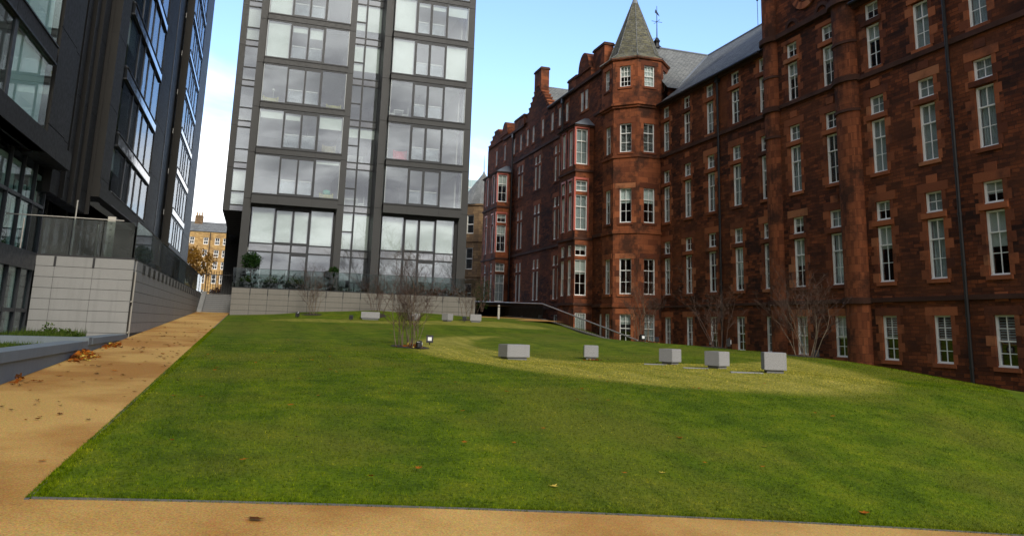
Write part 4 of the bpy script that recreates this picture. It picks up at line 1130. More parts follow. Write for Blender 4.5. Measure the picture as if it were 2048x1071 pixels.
sub(g.build('glass_panel', BGLASSD), B2_)
c = MB(); c.box(-6.08, -3.47, 25.53, 25.60, 3.245, 3.30); c.box(-3.55, -3.47, 25.6, 57.5, 3.245, 3.30); c.box(-3.54, -3.505, 25.6, 57.5, 4.405, 4.43); sub(c.build('channel', IRON), B2_)
c = MB(); c.tube([(-7.0,25.55,4.40),(-3.9,25.55,4.40)], .016, 8); sub(c.build('handrail', STEEL), B2_)
t = thing('bollard_light', 'broad flat steel bollard light behind the left terrace glass', 'bollard', (-4.35,26.3,3.25))
m_ = MB(); m_.box(-.11,.11,-.06,.06,0,1.33); o = m_.build('post', STEEL); o.parent = t
m_ = MB()
for i in range(4): m_.box(-.03,.03,-.066,-.061,.5+.2*i,.54+.2*i)
o = m_.build('slot', IRON); o.parent = t
for x, y, h, lb in ((-5.3,26.0,1.7,'tallest thin steel pole behind the left terrace glass'),(-4.65,26.0,1.0,'short thin steel pole beside the broad steel bollard light'),(-6.35,24.9,.95,'short steel pole at the far left against the lobby glass')):
    t = thing('steel_pole', lb, 'pole', (x,y,3.25 if x > -6 else 3.25))
    m_ = MB(); m_.tube([(0,0,0),(0,0,h)], .022, 8); o = m_.build('pole', STEEL); o.parent = t
    m_ = MB(); m_.tube([(0,0,h),(0,0,h+.03)], [.03,.02], 8); o = m_.build('cap', STEEL); o.parent = t
# planters with copings along the path
PL = thing('planter_wall', 'low blue grey granite planter wall with thick copings at the edge of the tan path', 'planter', (-3.5,15,.2))
w = MB()
for a, b in ((-2,3),(3,8),(8,13.2),(13.2,19.6),(19.6,25.4)): w.box(-3.75, -3.45, a+.004, b-.004, -.6, .86 if b < 20 else .93)
w.box(-6.05, -3.76, 19.75, 20.0, -.5, .93); w.box(-6.05,-3.76, -2,-1.8,-.5,.86)
sub(w.build('granite_panel', COPE), PL)
c = MB(); c.box(-3.86, -3.40, -2, 19.55, .87, 1.03); c.box(-6.05, -3.42, 19.7, 20.1, .935, 1.10); c.box(-3.84, -3.41, 20.1, 25.3, .935, 1.08)
sub(c.build('coping', COPE), PL)
mb = MB(); mb.box(-6.05, -3.87, -1.8, 19.6, .3, .92); mb.box(-6.05, -3.85, 20.1, 25.48, .3, .98); struct(mb.build('planter_soil', SOIL))
o = MB()
rr = random.Random(4)
for i in range(5200):
    y = rr.uniform(9, 18.6); x = rr.uniform(-5.9,-3.95)
    h = rr.uniform(.05,.19)*(1.3 if y < 15 else .8); a = rr.uniform(0,6.28); l = rr.uniform(.02,.08)
    o.face([(x-.012*math.cos(a),y-.012*math.sin(a),.92),(x+.012*math.cos(a),y+.012*math.sin(a),.92),(x+l*math.cos(a*3),y+l*math.sin(a*3),.92+h)])
for i in range(2600):
    y = rr.uniform(20.4,25.2); x = rr.uniform(-5.9,-4.4)
    h = rr.uniform(.05,.2)*(1+1.2*max(0,mnoise.noise((x*1.3,y*1.1,0)))); a = rr.uniform(0,6.28); l = rr.uniform(.02,.09)
    o.face([(x-.014*math.cos(a),y-.014*math.sin(a),.98),(x+.014*math.cos(a),y+.014*math.sin(a),.98),(x+l*math.cos(a*3),y+l*math.sin(a*3),.98+h)])
leaf_cloud(o, (-4.9,23.5,1.08), (.6,.7,.15), 420, .045, seed=3); leaf_cloud(o, (-5.3,24.6,1.12), (.22,.22,.24), 120, .045, seed=9)
tag(o.build('ground_cover', PLANTL, recalc=False), 'low green ground cover filling the granite planters', 'ground cover', kind='stuff')

# ------------------------------------------------------------------ stairs, gate, things in the gap
ST_ = thing('stairs', 'dark grey granite steps climbing at the far end of the tan path', 'stairs', (-2.4,55.5,1.9))
s = MB(); n = 9
for i in range(n):
    z = 2.02+(3.24-2.02)*(i+1)/n
    s.box(-3.1, -1.33, 54.25+.34*i, 54.2+.34*(n+1), 1.5 if i == 0 else z-.14, z-.036, 1); s.box(-3.11, -1.325, 54.2+.34*i, 54.2+.34*(n+1), z-.035, z)
sub(s.build('tread', [GRAN, STEP]), ST_)  # paler treads, darker risers: light and shade put into the colours
s = MB(); s.hexa([(-3.42,54.0,1.6),(-3.12,54.0,1.6),(-3.12,57.4,1.6),(-3.42,57.4,1.6),(-3.42,54.0,2.12),(-3.12,54.0,2.12),(-3.12,57.4,3.42),(-3.42,57.4,3.42)]); sub(s.build('flank', GRAN), ST_)
GATE = thing('iron_railing', 'tall black iron railing standing at the top of the far stairs', 'railing', (-2.3,63,3.24))
s = MB()
for i in range(17): s.tube([(-3.75+.18*i,63,3.24),(-3.75+.18*i,63,5.15)], .022, 5)
sub(s.build('bar', IRON), GATE)
s = MB(); s.box(-3.9,-.8,62.97,63.03,3.5,3.55); s.box(-3.9,-.8,62.97,63.03,4.85,4.9); sub(s.build('rail', IRON), GATE)
def crown_tree(x, y, z, h, r, label, mat, seed, n=1300, name='tree', lf=.16):
    t = thing(name, label, 'tree', (x,y,z))
    s = MB(); rr = random.Random(seed); s.tube([(0,0,0),(.05,.02,h*.4),(0,.1,h*.8)], [.14,.1,.03], 7)
    for i in range(7):
        a = rr.uniform(0,6.28); s.tube([(0,0,h*rr.uniform(.25,.5)),(math.cos(a)*r*.8,math.sin(a)*r*.8,h*rr.uniform(.6,.9))], [.05,.015], 5)
    o = s.build('trunk', BARKD); o.parent = t
    f = MB()
    for i in range(9):
        a = rr.uniform(0,6.28); q = rr.uniform(.2,.8)*r
        leaf_cloud(f, (math.cos(a)*q,math.sin(a)*q,h*rr.uniform(.35,.9)), (r*.5,r*.5,r*.45), n//9, lf, seed=seed+i)
    o = f.build('crown', mat, recalc=False); o.parent = t
crown_tree(-6.9, 95, 3.24, 6.6, 2.1, 'orange autumn tree in the gap before the golden tenement', HEDGEO, 21, lf=.2)
o = MB(); leaf_cloud(o, (-3.2,80,3.9), (1.0,.6,.75), 900, .11, seed=31); tag(o.build('hedge', m_leafy('brown_red_hedge', (.06,.025,.012), (.13,.05,.025)), recalc=False), 'dark reddish hedge behind the railing at the top of the stairs', 'hedge')

TEN = thing('tenement', 'sunlit golden sandstone tenement with white sash windows seen through the gap', 'building', (-8,200,3.2))
FT = Fr((0,200), (1,0), (0,-1))
def m14(x, z): return (x*200/140, 1.6+(z-1.6)*200/140)
tw = MB(); th = []; tf = MB(); tg = MB(); 
rows = [(13.85,15.05),(11.75,13.0),(9.75,11.05),(7.35,8.85),(5.2,6.3)]
for x in (-8.55,-6.75,-5.45,-4.1,-2.8,-1.5,-.2,-10.75,-12.2):
    for (a, b) in rows:
        (X, za), (_, zb) = m14(x, a), m14(x, b); th.append((X-.55,X+.55,za,zb))
wall_holes(tw, FT, -26, 4, 0, 22.2, th, depth=.3)
tw.face([(-26,200,0),(-26,215,0),(-26,215,22),(-26,200,22)]); tw.face([(4,200,0),(4,215,0),(4,215,22),(4,200,22)])
sub(tw.build('wall', GOLDST, recalc=False), TEN)
for (a, b, c_, e) in th:
    f = MB(); f.fbox(FT, a, a+.13, -.3, -.18, c_, e); f.fbox(FT, b-.13, b, -.3, -.18, c_, e); f.fbox(FT, a+.13, b-.13, -.3, -.18, c_, c_+.18); f.fbox(FT, a+.13, b-.13, -.3, -.18, e-.12, e)
    f.fbox(FT, a+.13, b-.13, -.28, -.17, (c_+e)/2-.06, (c_+e)/2+.06); f.fbox(FT, (a+b)/2-.035, (a+b)/2+.035, -.29, -.2, c_+.18, e-.12)
    o = sub(f.build('window', WHITE), TEN); q = MB(); q.fbox(FT, a+.1, b-.1, -.27, -.26, c_+.1, e-.1); q = q.build('pane', DARKPANE); q.parent = o
r = MB(); r.face([(-26,199.7,22.2),(4,199.7,22.2),(4,206,25.2),(-26,206,25.2)]); r.face([(-26,206,25.2),(4,206,25.2),(4,214,21),(-26,214,21)]); sub(r.build('roof', SLATE, recalc=False), TEN)
for x in (-14.6, -6.0, 1.2):
    c = MB(); c.box(x-.9,x+.9,204.5,207,22,26.6); o = sub(c.build('chimney', OLDST), TEN)
    p = MB()
    for i in range(3): p.tube([(x-.55+.55*i,205.6,26.6),(x-.55+.55*i,205.6,27.5)], [.2,.15], 8)
    q = p.build('chimney_pot', GOLDST); q.parent = o
c = MB(); c.tube([(-11.3,199.8,3),(-11.3,199.8,22)], .1, 6); sub(c.build('drainpipe', IRON), TEN)

OT = thing('stone_tower', 'old brown sandstone turret with a grey slate cone roof and finial beyond the terrace', 'building', (26.2,92,0))
o8 = octo(3.0, 26.2, 92); ot = MB(); of = []
for i in range(8):
    p, q = o8[i], o8[(i+1)%8]; L = math.dist(p,q); t_ = ((q[0]-p[0])/L,(q[1]-p[1])/L); mm = ((p[0]+q[0])/2,(p[1]+q[1])/2); nn = (mm[0]-26.2,mm[1]-92); ln = math.hypot(*nn); F = Fr(mm, t_, (nn[0]/ln,nn[1]/ln))
    hl = [(-.5,.5,12.6,14.9),(-.5,.5,8.3,10.9),(-.5,.5,4.4,6.6)] if i in (0,1,2,3) else []
    wall_holes(ot, F, -L/2, L/2, 0, 16.2, hl, depth=.25)
    for h in hl: of.append((F,h))
sub(ot.build('wall', OLDST, recalc=False), OT)
for F, (a, b, c_, e) in of:
    f = MB(); f.fbox(F,a,a+.09,-.25,-.12,c_,e); f.fbox(F,b-.09,b,-.25,-.12,c_,e); f.fbox(F,a+.09,b-.09,-.25,-.12,c_,c_+.12); f.fbox(F,a+.09,b-.09,-.25,-.12,e-.09,e); f.fbox(F,a+.09,b-.09,-.24,-.11,(c_+e)/2-.05,(c_+e)/2+.05)
    o = sub(f.build('window', BLINDC), OT); q = MB(); q.fbox(F,a+.05,b-.05,-.2,-.19,c_+.05,e-.05); q = q.build('pane', SASHGLASS); q.parent = o
c = MB()
for z in (7.4, 11.6, 16.0): c = MB(); c.prism(octo(3.15,26.2,92), z, z+.2); sub(c.build('string_course', OLDST), OT)
c = MB(); c.tube([(26.2,92,16.2),(26.2,92,20.6)], [3.35,.12], 16); sub(c.build('roof', SLATE), OT)
c = MB(); c.tube([(26.2,92,20.3),(26.2,92,20.9),(26.2,92,22.9)], [.28,.06,.02], 8); sub(c.build('finial', LEAD), OT)
w = MB(); w.box(20, 24, 95, 100, 0, 8.5); sub(w.build('side_wall', OLDST), OT)
GB = thing('glass_office', 'pale blue glass office building far behind the old stone turret', 'building', (40,150,0))
w = MB(); w.box(34, 52, 150, 165, 0, 31); sub(w.build('wall', m_plain('pale_teal_glazing', (.38,.52,.54), .15)), GB)
w = MB()
for i in range(9): w.box(33.95, 52.05, 149.9, 149.99, 3.4*i+2, 3.4*i+2.3)
for i in range(13): w.box(34+1.5*i, 34.08+1.5*i, 149.85, 149.9, 0, 31)
sub(w.build('frame', m_plain('pale_mullions', (.55,.6,.6), .5)), GB)

# ------------------------------------------------------------------ black railing and handrail on the right
RL = thing('black_railing', 'dense black iron railing with a sloping steel handrail beside the red building', 'railing', (19,55,2.2))
b = MB(); y = 50.6
def gk(y): return 2.25+.0305*(y-50.7) if y >= 50.7 else 2.25-(50.7-y)*.105
while y < 68.5: b.tube([(19,y,gk(y)),(19,y,3.27+.031*(y-50.7))], .016, 4); y += .11
sub(b.build('bar', IRON), RL)
b = MB(); y = 37
while y < 50.6:
    b.tube([(19,y,gk(y)-.1),(19,y,3.24-(50.7-y)*.1515)], .011, 4); y += .36
sub(b.build('baluster', IRON), RL)
c = MB(); c.tube([(19,68.5,3.84),(19,50.7,3.29),(19,36.6,1.15)], .042, 8); sub(c.build('handrail', m_plain('dull_steel', (.30,.28,.26), .45, .4)), RL)
c = MB()
for a, b_ in ((36.6,50.7),(50.7,68.6)):
    c.hexa([(18.85,a,gk(a)-.9),(19.2,a,gk(a)-.9),(19.2,b_,gk(b_)-.9),(18.85,b_,gk(b_)-.9),(18.85,a,gk(a)),(19.2,a,gk(a)),(19.2,b_,gk(b_)),(18.85,b_,gk(b_))])
sub(c.build('kerb_wall', GRANB), RL)
t = thing('bollard', 'slim pale bollard post on the side path before the black railing', 'bollard', (14.9,47.7,hz(14.9,47.7)-.05))
m_ = MB(); m_.tube([(0,0,0),(0,0,.88),(0,0,.93)], [.075,.075,.06], 10); o = m_.build('post', m_plain('pale_post', (.42,.40,.36), .6)); o.parent = t
m_ = MB(); m_.tube([(0,0,.78),(0,0,.83)], .077, 10); o = m_.build('band', IRON); o.parent = t

# ------------------------------------------------------------------ granite seat blocks
def block(x, y, w, dp, h, rz, label):
    z = hz(x, y)
    t = thing('seat_block', label, 'seat block', (x,y,z), rz, 'granite seat blocks on the lawn')
    m_ = MB(); m_.box(-w/2+.06,w/2-.06,-dp/2+.06,dp/2-.06,-.12,.075); o = m_.build('plinth', STEP); o.parent = t
    m_ = MB(); m_.box(-w/2,w/2,-dp/2,dp/2,.07,.07+h); o = m_.build('top_block', BLOCK); o.parent = t
    bm = bmesh.new(); bm.from_mesh(o.data); bmesh.ops.bevel(bm, geom=bm.edges[:], offset=.008, segments=2, affect='EDGES'); bm.to_mesh(o.data); bm.free()
    return t
def yaw(x, y, th):        # turn so that the right-hand visible face is th degrees off the view line
    v = math.atan2(-y, -x)                     # direction towards the camera
    n = v + R(th)                              # face normal swings to the camera's right
    return n + math.pi/2                       # local -Y is that normal
block(7.35,21.9,.78,.5,.36,yaw(7.35,21.9,33),'long granite seat block, the nearest to the bare shrub on the lit lawn')
block(10.2,22.8,.44,.44,.36,yaw(10.2,22.8,4),'small granite cube in the near row with red leaves at its foot')
block(11.3,19.8,.45,.45,.36,yaw(11.3,19.8,55),'granite cube in the middle of the near row, showing two faces')
block(11.4,17.6,.45,.45,.36,yaw(11.4,17.6,54),'granite cube second from the right in the near row')
block(11.7,15.7,.50,.46,.40,yaw(11.7,15.7,10),'granite cube at the right end of the near row')
block(6.5,45.8,1.06,.5,.36,yaw(6.5,45.8,2),'long granite seat block of the far row near the terrace wall')
block(8.9,45.0,.55,.5,.36,yaw(8.9,45.0,30),'granite seat block of the far row hidden behind the bare shrub')
block(10.4,42.9,.45,.45,.36,yaw(10.4,42.9,48),'granite cube of the far row, second from the right, darker on its left face')
block(11.9,42.4,.62,.5,.36,yaw(11.9,42.4,3),'granite cube at the right end of the far row before the many stemmed shrub')
def slab(x, y, l, label):
    m_ = MB(); m_.box(-l/2,l/2,-.12,.12,-.03,.018); o = m_.build('stone_slab', BLOCK); o.location = (x,y,hz(x,y)); 
    o.rotation_euler = (0,0,R(-28)); tag(o, label, 'slab', 'flush stone slabs')
slab(10.75,19.65,.62,'thin pale stone slab in the grass left of the middle seat cube'); slab(10.75,17.55,.62,'thin pale stone slab in the grass left of the second cube from the right'); slab(10.95,15.7,.72,'longest thin pale stone slab left of the rightmost seat cube')

# ------------------------------------------------------------------ bare many-stemmed shrubs
def bare_shrub(x, y, h, spread, seed, label, bark=BARK, n=11, dz=0):
    rr = random.Random(seed); z = hz(x, y)+dz
    t = thing('bare_shrub', label, 'shrub', (x,y,z), 0, 'bare shrubs on the lawn')
    st = MB(); tw_ = MB()
    def grow(p, d, L, r, lev, mbx):
        pts = [p]; rad = [r]; k = 5 if lev == 0 else 3
        dd = d.copy(); q = p.copy()
        for i in range(k):
            dd = (dd+Vector((rr.gauss(0,.13),rr.gauss(0,.13),rr.gauss(.02,.08)))).normalized()
            q = q+dd*(L/k); pts.append(q.copy()); rad.append(max(r*(1-(i+1)/k*.72), .003))
            if lev < 3 and i >= (1 if lev == 0 else 0):
                for _ in range(rr.choice([1,2]) if lev < 2 else rr.choice([0,1,2])):
                    a = Vector((rr.gauss(0,1),rr.gauss(0,1),rr.uniform(-.1,.5))).normalized()
                    grow(q.copy(), (dd*.75+a*.62).normalized(), L*rr.uniform(.32,.55), rad[-1]*.62, lev+1, tw_ if lev >= 0 else st)
        mbx.tube(pts, rad, 5 if lev == 0 else 4 if lev == 1 else 3, cap=False)
    for i in range(n):
        a = 2*math.pi*i/n+rr.uniform(-.3,.3); tilt = rr.uniform(.10,1.0)*spread/h
        d = Vector((math.cos(a)*tilt, math.sin(a)*tilt, 1)).normalized()
        grow(Vector((math.cos(a)*rr.uniform(.06,.42), math.sin(a)*rr.uniform(.06,.42), -.05)), d, h*rr.uniform(.55,1.0), rr.uniform(.010,.021), 0, st)
    o = st.build('stem', bark, smooth=True, recalc=False); o.parent = t; o = tw_.build('twig', BARKD, smooth=True, recalc=False); o.parent = t
    return t
SHR = [(4.6,23.6,2.15,1.15,41,'large bare shrub with orange leaves at its foot, nearest on the open lawn',BARK,17),
       (3.25,46.9,2.4,1.0,42,'bare shrub against the terrace wall, farthest to the left',BARK,10),
       (7.0,46.8,2.4,1.0,43,'dark stemmed bare shrub against the terrace wall, behind the long far seat block',BARKD,10),
       (12.1,44.6,2.2,.8,44,'bare shrub with upright pale stems behind the rightmost far cube',BARK,9),
       (16.4,31.0,2.6,1.0,45,'bare shrub in front of the turret where the steel handrail ends',BARK,12),
       (17.3,26.7,2.2,.9,46,'thin bare shrub before the drainpipe, between its two fuller neighbours',BARKD,9),
       (17.6,21.9,2.2,1.15,47,'wide bare shrub with bent pale stems, farthest to the right',BARK,14)]
for x, y, h, sp, sd, lb, bk, n in SHR:
    bare_shrub(x, y, h, sp, sd, lb, bk, n)
    m_ = MB(); k = 22; z = hz(x, y); rr = random.Random(sd)
    ring = [(x+math.cos(6.283*i/k)*(.55+.12*rr.random()), y+math.sin(6.283*i/k)*(.5+.12*rr.random())) for i in range(k)]
    for i in range(k): a, b = ring[i], ring[(i+1)%k]; m_.face([(x,y,z+.05),(a[0],a[1],hz(*a)+.012),(b[0],b[1],hz(*b)+.012)])
    struct(m_.build('soil_bed', SOIL, recalc=False))

# bare trees across the lawn's other side, mirrored in the lower right apartment glass
for i, (x, y) in enumerate(((17,-22),(23.5,-25),(31,-22))):
    t = thing('bare_tree', ['bare tree opposite the apartments, mirrored at the left of the lower right bay','bare tree opposite the apartments, mirrored in the middle of the lower right bay','bare tree opposite the apartments, mirrored at the right of the lower right bay'][i], 'tree', (x,y,-1.2), 0, 'bare trees mirrored in the glass')
    st = MB(); tw_ = MB(); r3 = random.Random(70+i)
    def br(p, d, L, r, lev):
        q = p.copy(); pts = [p]; rad = [r]; dd = d
        for k in range(4):
            dd = (dd+Vector((r3.gauss(0,.14),r3.gauss(0,.14),.05))).normalized(); q = q+dd*L/4; pts.append(q.copy()); rad.append(max(r*(1-(k+1)*.18), .02))
            if lev < 4 and (k > 0 or lev):
                for _ in range(2):
                    a = Vector((r3.gauss(0,1),r3.gauss(0,1),r3.uniform(-.1,.6))).normalized(); br(q.copy(), (dd*.7+a*.7).normalized(), L*r3.uniform(.45,.7), rad[-1]*.6, lev+1 if lev else 2)
        (st if lev == 0 else tw_).tube(pts, rad, 6 if lev == 0 else 3, cap=False)
    br(Vector((0,0,0)), Vector((0,0,1)), 9.5, .32, 0)
    o = st.build('trunk', BARKD, recalc=False); o.parent = t; o = tw_.build('crown', BARKD, recalc=False); o.parent = t
o = MB()  # unseen tree belt, added so the low glass reflects something dark
for i in range(26): leaf_cloud(o, (-34+4.2*i+rr.uniform(-1,1),-44+rr.uniform(-4,4),3.6+rr.random()), (3.6,2.6,rr.uniform(4.4,6.6)), 700, .45, seed=300+i)
tag(o.build('added_wood', m_leafy('dull_wood_leaves', (.02,.022,.012), (.07,.05,.025)), recalc=False), 'unseen dark belt of trees added behind the camera to darken the terrace glass reflection', 'trees', kind='stuff')
# ------------------------------------------------------------------ ground spotlights
def spot(x, y, az, label, big=1.):
    t = thing('spotlight', label, 'spotlight', (x,y,hz(x,y)), R(az), 'black ground spotlights')
    m_ = MB(); m_.tube([(0,0,-.03),(0,0,.10*big)], .018, 6); o = m_.build('spike', BLACKP); o.parent = t
    m_ = MB(); m_.hexa([(-.09*big,-.07,.07*big),(.09*big,-.07,.07*big),(.09*big,.07,.05*big),(-.09*big,.07,.05*big),(-.09*big,-.05,.25*big),(.09*big,-.05,.25*big),(.08*big,.08,.20*big),(-.08*big,.08,.20*big)]); o = m_.build('housing', BLACKP); o.parent = t
    m_ = MB(); m_.box(-.05*big,.05*big,-.085,-.071,.11*big,.20*big); o = m_.build('lens', LENS); o.parent = t
spot(5.55,25.2,-12,'ground spotlight with a bright square lens, right of the nearest bare shrub',1.25)
spot(4.75,23.0,100,'black ground spotlight among the orange leaves of the nearest bare shrub')
spot(16.05,30.5,10,'ground spotlight with a white lens at the lower end of the handrail',1.3)
spot(17.1,25.6,60,'largest black ground spotlight, on the bank behind the second cube from the right',1.7)
spot(16.6,30.2,160,'black ground spotlight right of the shrub by the handrail')
spot(17.4,27.2,-60,'small ground spotlight lying on the bank behind the middle cube')
spot(17.85,21.7,150,'black ground spotlight right of the widest bare shrub')
spot(2.35,44.6,170,'black ground spotlight on the far left lawn before the terrace wall',1.2)
spot(5.15,43.6,170,'black ground spotlight left of the long far seat block',1.2)
spot(8.3,42.6,170,'black ground spotlight behind the nearest bare shrub',1.2)
spot(11.2,42.2,170,'black ground spotlight between the two right hand far cubes',1.2)

# ------------------------------------------------------------------ fallen leaves
def leaf_mesh(seed, mat, curl):
    rr = random.Random(seed); m_ = MB(); k = 14; pts = []
    for i in range(k):
        a = 2*math.pi*i/k; r = (.05 if i % 2 else .026)*rr.uniform(.75,1.2)
        if 5 < i < 9: r *= .7
        x, y = r*math.cos(a), r*math.sin(a); pts.append((x, y, .006+curl*(x*x)*7+curl*abs(y)*.35+rr.uniform(0,.006)))
    for i in range(k): m_.face([(0,0,.004),pts[i],pts[(i+1)%k]])
    m_.face([(.0,-.0012,.005),(.0,.0012,.005),(-.075,.002,.014)])
    o = m_.build('fallen_leaf', mat, recalc=False); me = o.data; bpy.data.objects.remove(o); return me
LM = [[leaf_mesh(i*10+j, m, c) for j, c in enumerate((.2,.6,1.1))] for i, m in enumerate(LEAFM)]
def leaf(x, y, z, kind, s, label, grp):
    o = bpy.data.objects.new('fallen_leaf', random.choice(LM[kind])); col.objects.link(o)
    o.location = (x,y,z+.012); o.rotation_euler = (random.uniform(-.14,.14),random.uniform(-.14,.14),random.uniform(0,6.28)); o.scale = (s,s*.75,s*.5)
    tag(o, label, 'leaf', grp)
GP, GLN = 'dead leaves on the tan path', 'dead leaves on the lawn'
for i in range(145):
    y = (12.5+rr.gauss(8,4.5) if i % 4 else 12+rr.random()*26) if i < 128 else rr.uniform(6.4,12)
    y = max(6.3, y)
    x = -1.5-1.9*rr.random()**(1.6 if i % 3 else .6)
    leaf(x, y, float(zpath(x,y)), random.choice([1,1,3,3,4,4,0]), rr.uniform(.8,1.6) if y > 13 else rr.uniform(.6,1.1), 'dry brown fallen leaf on the tan path', GP)
for i in range(150):
    y = 7.2+rr.random()**1.15*33; x = -1.1+rr.random()*(2.6+y*.72)
    if x > 17: continue
    leaf(x, y, hz(x,y)+.022, random.choice([0,0,4,1,0,4,3]), rr.uniform(.7,1.3), 'rusty orange or brown fallen leaf in the lawn grass', GLN)
SPEC = [(1173,1000,2,1.2,'ragged yellow leaf at the front of the lawn near the path edge'),(1930,885,2,1.1,'small yellow leaf at the right of the lawn'),(1708,878,0,1.4,'bright orange leaf on the right half of the lawn'),(1895,1064,0,1.6,'orange leaf at the bottom right corner on the grass edge'),(455,1030,1,1.7,'curled brown leaf alone on the front path'),(1480,957,2,1.,'pale yellow green leaf flat in the front grass')]
SPXY = [(2.9,7.3),(6.6,9.1),(5.5,9.4),(6.2,6.9),(.15,6.1),(4.4,7.9)]
for (px, py, k, s, lb), (x, y) in zip(SPEC, SPXY): leaf(x, y, hz(x,y) if y > LY0 else float(zpath(x,y)), k, s, lb, None)
def pile(x0, y0, rx, ry, h, n, label, seed):
    r2 = random.Random(seed); m_ = MB(); mats = [LEAFM[0],LEAFM[4],LEAFM[1],LEAFM[2]]
    for i in range(n):
        u, v_ = r2.gauss(0,.45), r2.gauss(0,.45); x, y = x0+u*rx, y0+v_*ry
        if x < -3.42 and y0 < 26 and x0 < 0: x = -3.42+abs(r2.gauss(0,.05))
        zz = (float(zpath(x,y)) if x0 < LX0 else hz(x,y))+h*max(0,1-(u*u+v_*v_))*r2.random()+.01
        a = Vector((r2.gauss(0,1),r2.gauss(0,1),r2.gauss(0,.5))).normalized(); b = Vector((r2.gauss(0,1),r2.gauss(0,1),r2.gauss(0,.6))).normalized(); s = r2.uniform(.03,.065)
        p = Vector((x,y,zz)); m_.face([p-a*s,p+b*s*.7,p+a*s,p-b*s*.7], r2.choice([0,0,1,1,2,3]))
    tag(m_.build('leaf_pile', mats, recalc=False), label, 'leaves', kind='stuff')
pile(-3.22, 18.2, .22, .75, .17, 300, 'heap of orange and brown dead leaves against the granite planter wall', 1)
pile(-3.25, 21.8, .2, .7, .08, 120, 'smaller scatter of dead leaves farther along the planter wall', 2)
pile(4.65, 23.4, .35, .3, .12, 160, 'orange leaves gathered at the foot of the nearest bare shrub', 3)
pile(16.5, 30.8, .3, .3, .1, 70, 'yellow orange leaves at the foot of the shrub by the handrail', 4)
pile(10.05, 22.3, .3, .12, .03, 30, 'few red leaves at the foot of the small second cube', 5)
pile(-3.3, 13.9, .10, .25, .10, 14, 'brown leaves caught in the corner of the path at the left edge', 6)

# ------------------------------------------------------------------ sky, sun, camera
SUN_AZ, SUN_EL = R(177), R(31)       # azimuth from +Y clockwise: behind the camera, a little to its right
w = bpy.data.worlds.new('World'); scn.world = w; w.use_nodes = True
t = w.node_tree; t.nodes.clear()
def wn(typ, ins=None, **kw):
    x = t.nodes.new(typ)
    for k, v in kw.items(): setattr(x, k, v)
    for k, v in (ins or {}).items():
        if isinstance(v, bpy.types.NodeSocket): t.links.new(v, x.inputs[k])
        else: x.inputs[k].default_value = v
    return x
def wm(op, a, b=0.): return wn('ShaderNodeMath', {0: a, 1: b}, operation=op).outputs[0]
def wr(v, a, b, c=0., d=1.): return wn('ShaderNodeMapRange', {'Value': v, 'From Min': a, 'From Max': b, 'To Min': c, 'To Max': d}, interpolation_type='SMOOTHSTEP').outputs[0]
sky = wn('ShaderNodeTexSky', sky_type='NISHITA', sun_disc=False, sun_elevation=SUN_EL, sun_rotation=SUN_AZ, air_density=1.3, dust_density=.4, ozone_density=2.5)
tcn = wn('ShaderNodeTexCoord'); sp_ = wn('ShaderNodeSeparateXYZ', {0: tcn.outputs['Generated']})
X, Y, Z = sp_.outputs
zz = wm('ADD', wm('MAXIMUM', Z, 0.), .22)
cv = wn('ShaderNodeCombineXYZ', {0: wm('DIVIDE', X, zz), 1: wm('DIVIDE', Y, zz), 2: 0.})
n1 = wn('ShaderNodeTexNoise', {'Vector': cv.outputs[0], 'Scale': 1.1, 'Detail': 7, 'Roughness': .55, 'Distortion': .4}).outputs[0]
n2 = wn('ShaderNodeTexNoise', {'Vector': cv.outputs[0], 'Scale': 2.6, 'Detail': 6, 'Roughness': .6}).outputs[0]
low = wr(Z, .14, .37, .60, -.05)                     # whiter towards the horizon
leftb = wr(X, -.25, .35, .10, -.16)                    # and to the left
back = wr(Y, .25, -.35, 0., .75)                     # overcast behind the camera
cov = wm('ADD', wm('ADD', low, leftb), wm('ADD', back, wm('MULTIPLY', wm('SUBTRACT', n1, .5), 1.6)))
cf_ = wr(cov, .12, .62)
shade = wn('ShaderNodeMix', data_type='RGBA', clamp_factor=True)
t.links.new(wr(n2, .36, .64), shade.inputs[0])
shade.inputs[6].default_value = (3.7,3.6,3.85,1); shade.inputs[7].default_value = (9.6,9.4,9.3,1)
front = wn('ShaderNodeMix', data_type='RGBA'); t.links.new(wr(Y, .0, .5), front.inputs[0]); t.links.new(shade.outputs[2], front.inputs[6]); front.inputs[7].default_value = (12,12.2,12.6,1)
skb = wn('ShaderNodeMix', data_type='RGBA', blend_type='MULTIPLY'); skb.inputs[0].default_value = 1.; t.links.new(sky.outputs[0], skb.inputs[6]); skb.inputs[7].default_value = (1.35,1.45,1.78,1)
mx = wn('ShaderNodeMix', data_type='RGBA'); t.links.new(cf_, mx.inputs[0]); t.links.new(skb.outputs[2], mx.inputs[6]); t.links.new(front.outputs[2], mx.inputs[7])
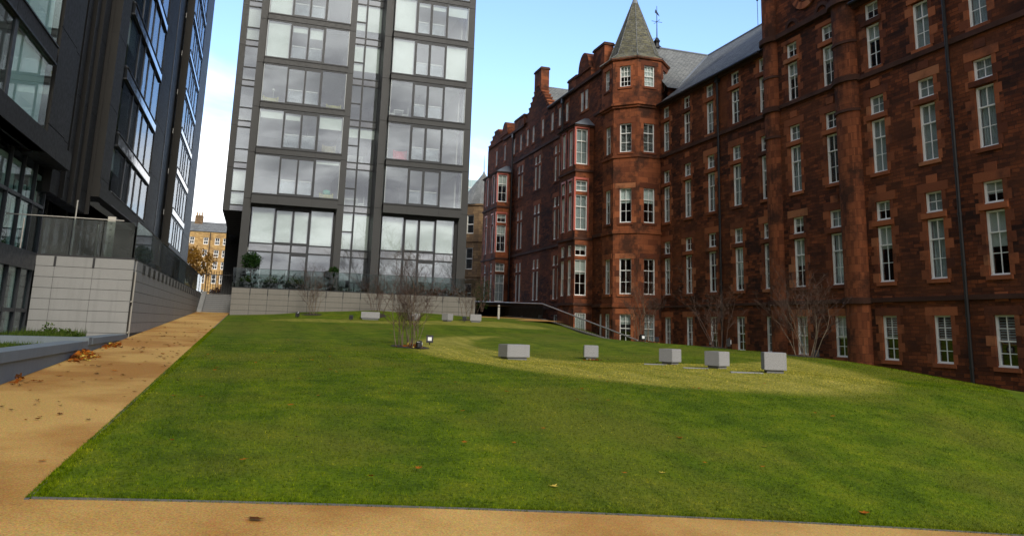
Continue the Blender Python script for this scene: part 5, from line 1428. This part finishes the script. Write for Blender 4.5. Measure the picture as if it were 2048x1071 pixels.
bg = wn('ShaderNodeBackground', {'Color': mx.outputs[2], 'Strength': .1}); ow = wn('ShaderNodeOutputWorld', {0: bg.outputs[0]})

sd = bpy.data.lights.new('sun', 'SUN'); sd.energy = 1.7; sd.angle = R(11); sd.color = (1,.93,.82)
so = bpy.data.objects.new('sun', sd); col.objects.link(so)
sv = Vector((math.sin(SUN_AZ)*math.cos(SUN_EL), math.cos(SUN_AZ)*math.cos(SUN_EL), math.sin(SUN_EL)))
so.rotation_euler = sv.to_track_quat('Z', 'Y').to_euler()

Fpx, CYp = 1543.7, 362.5
P_, Ro, Ya = R(10.716), R(1.746), R(18.029)
cp, sp, cr, sr = math.cos(P_), math.sin(P_), math.cos(Ro), math.sin(Ro)
Mz = Matrix(((cr,-sr,0),(sr,cr,0),(0,0,1)))
rt, fw, up = Mz @ Vector((1,0,0)), Mz @ Vector((0,sp,cp)), Mz @ Vector((0,-cp,sp))
Yd = -math.sin(Ya)*rt+math.cos(Ya)*fw; Xd = math.cos(Ya)*rt+math.sin(Ya)*fw
Bm = Matrix((Xd, Yd, up))
cr_, dn_, fd_ = Bm @ Vector((1,0,0)), Bm @ Vector((0,1,0)), Bm @ Vector((0,0,1))
cam = bpy.data.cameras.new('camera'); cam.sensor_fit = 'HORIZONTAL'; cam.sensor_width = 36; cam.lens = Fpx/2048*36
cam.shift_y = (CYp-535.5)/2048; cam.clip_end = 3000; cam.clip_start = .05
co = bpy.data.objects.new('camera', cam); col.objects.link(co)
mw = Matrix.Identity(4)
for i in range(3): mw[i][0], mw[i][1], mw[i][2] = cr_[i], -dn_[i], -fd_[i]
mw.translation = (0,0,1.6); co.matrix_world = mw
scn.camera = co
scn.view_settings.view_transform = 'Standard'; scn.view_settings.look = 'None'; scn.view_settings.exposure = 0.85; scn.view_settings.gamma = 1
scn.render.engine = 'CYCLES'
scn.cycles.max_bounces = 7; scn.cycles.transparent_max_bounces = 14; scn.cycles.glossy_bounces = 3; scn.cycles.diffuse_bounces = 3
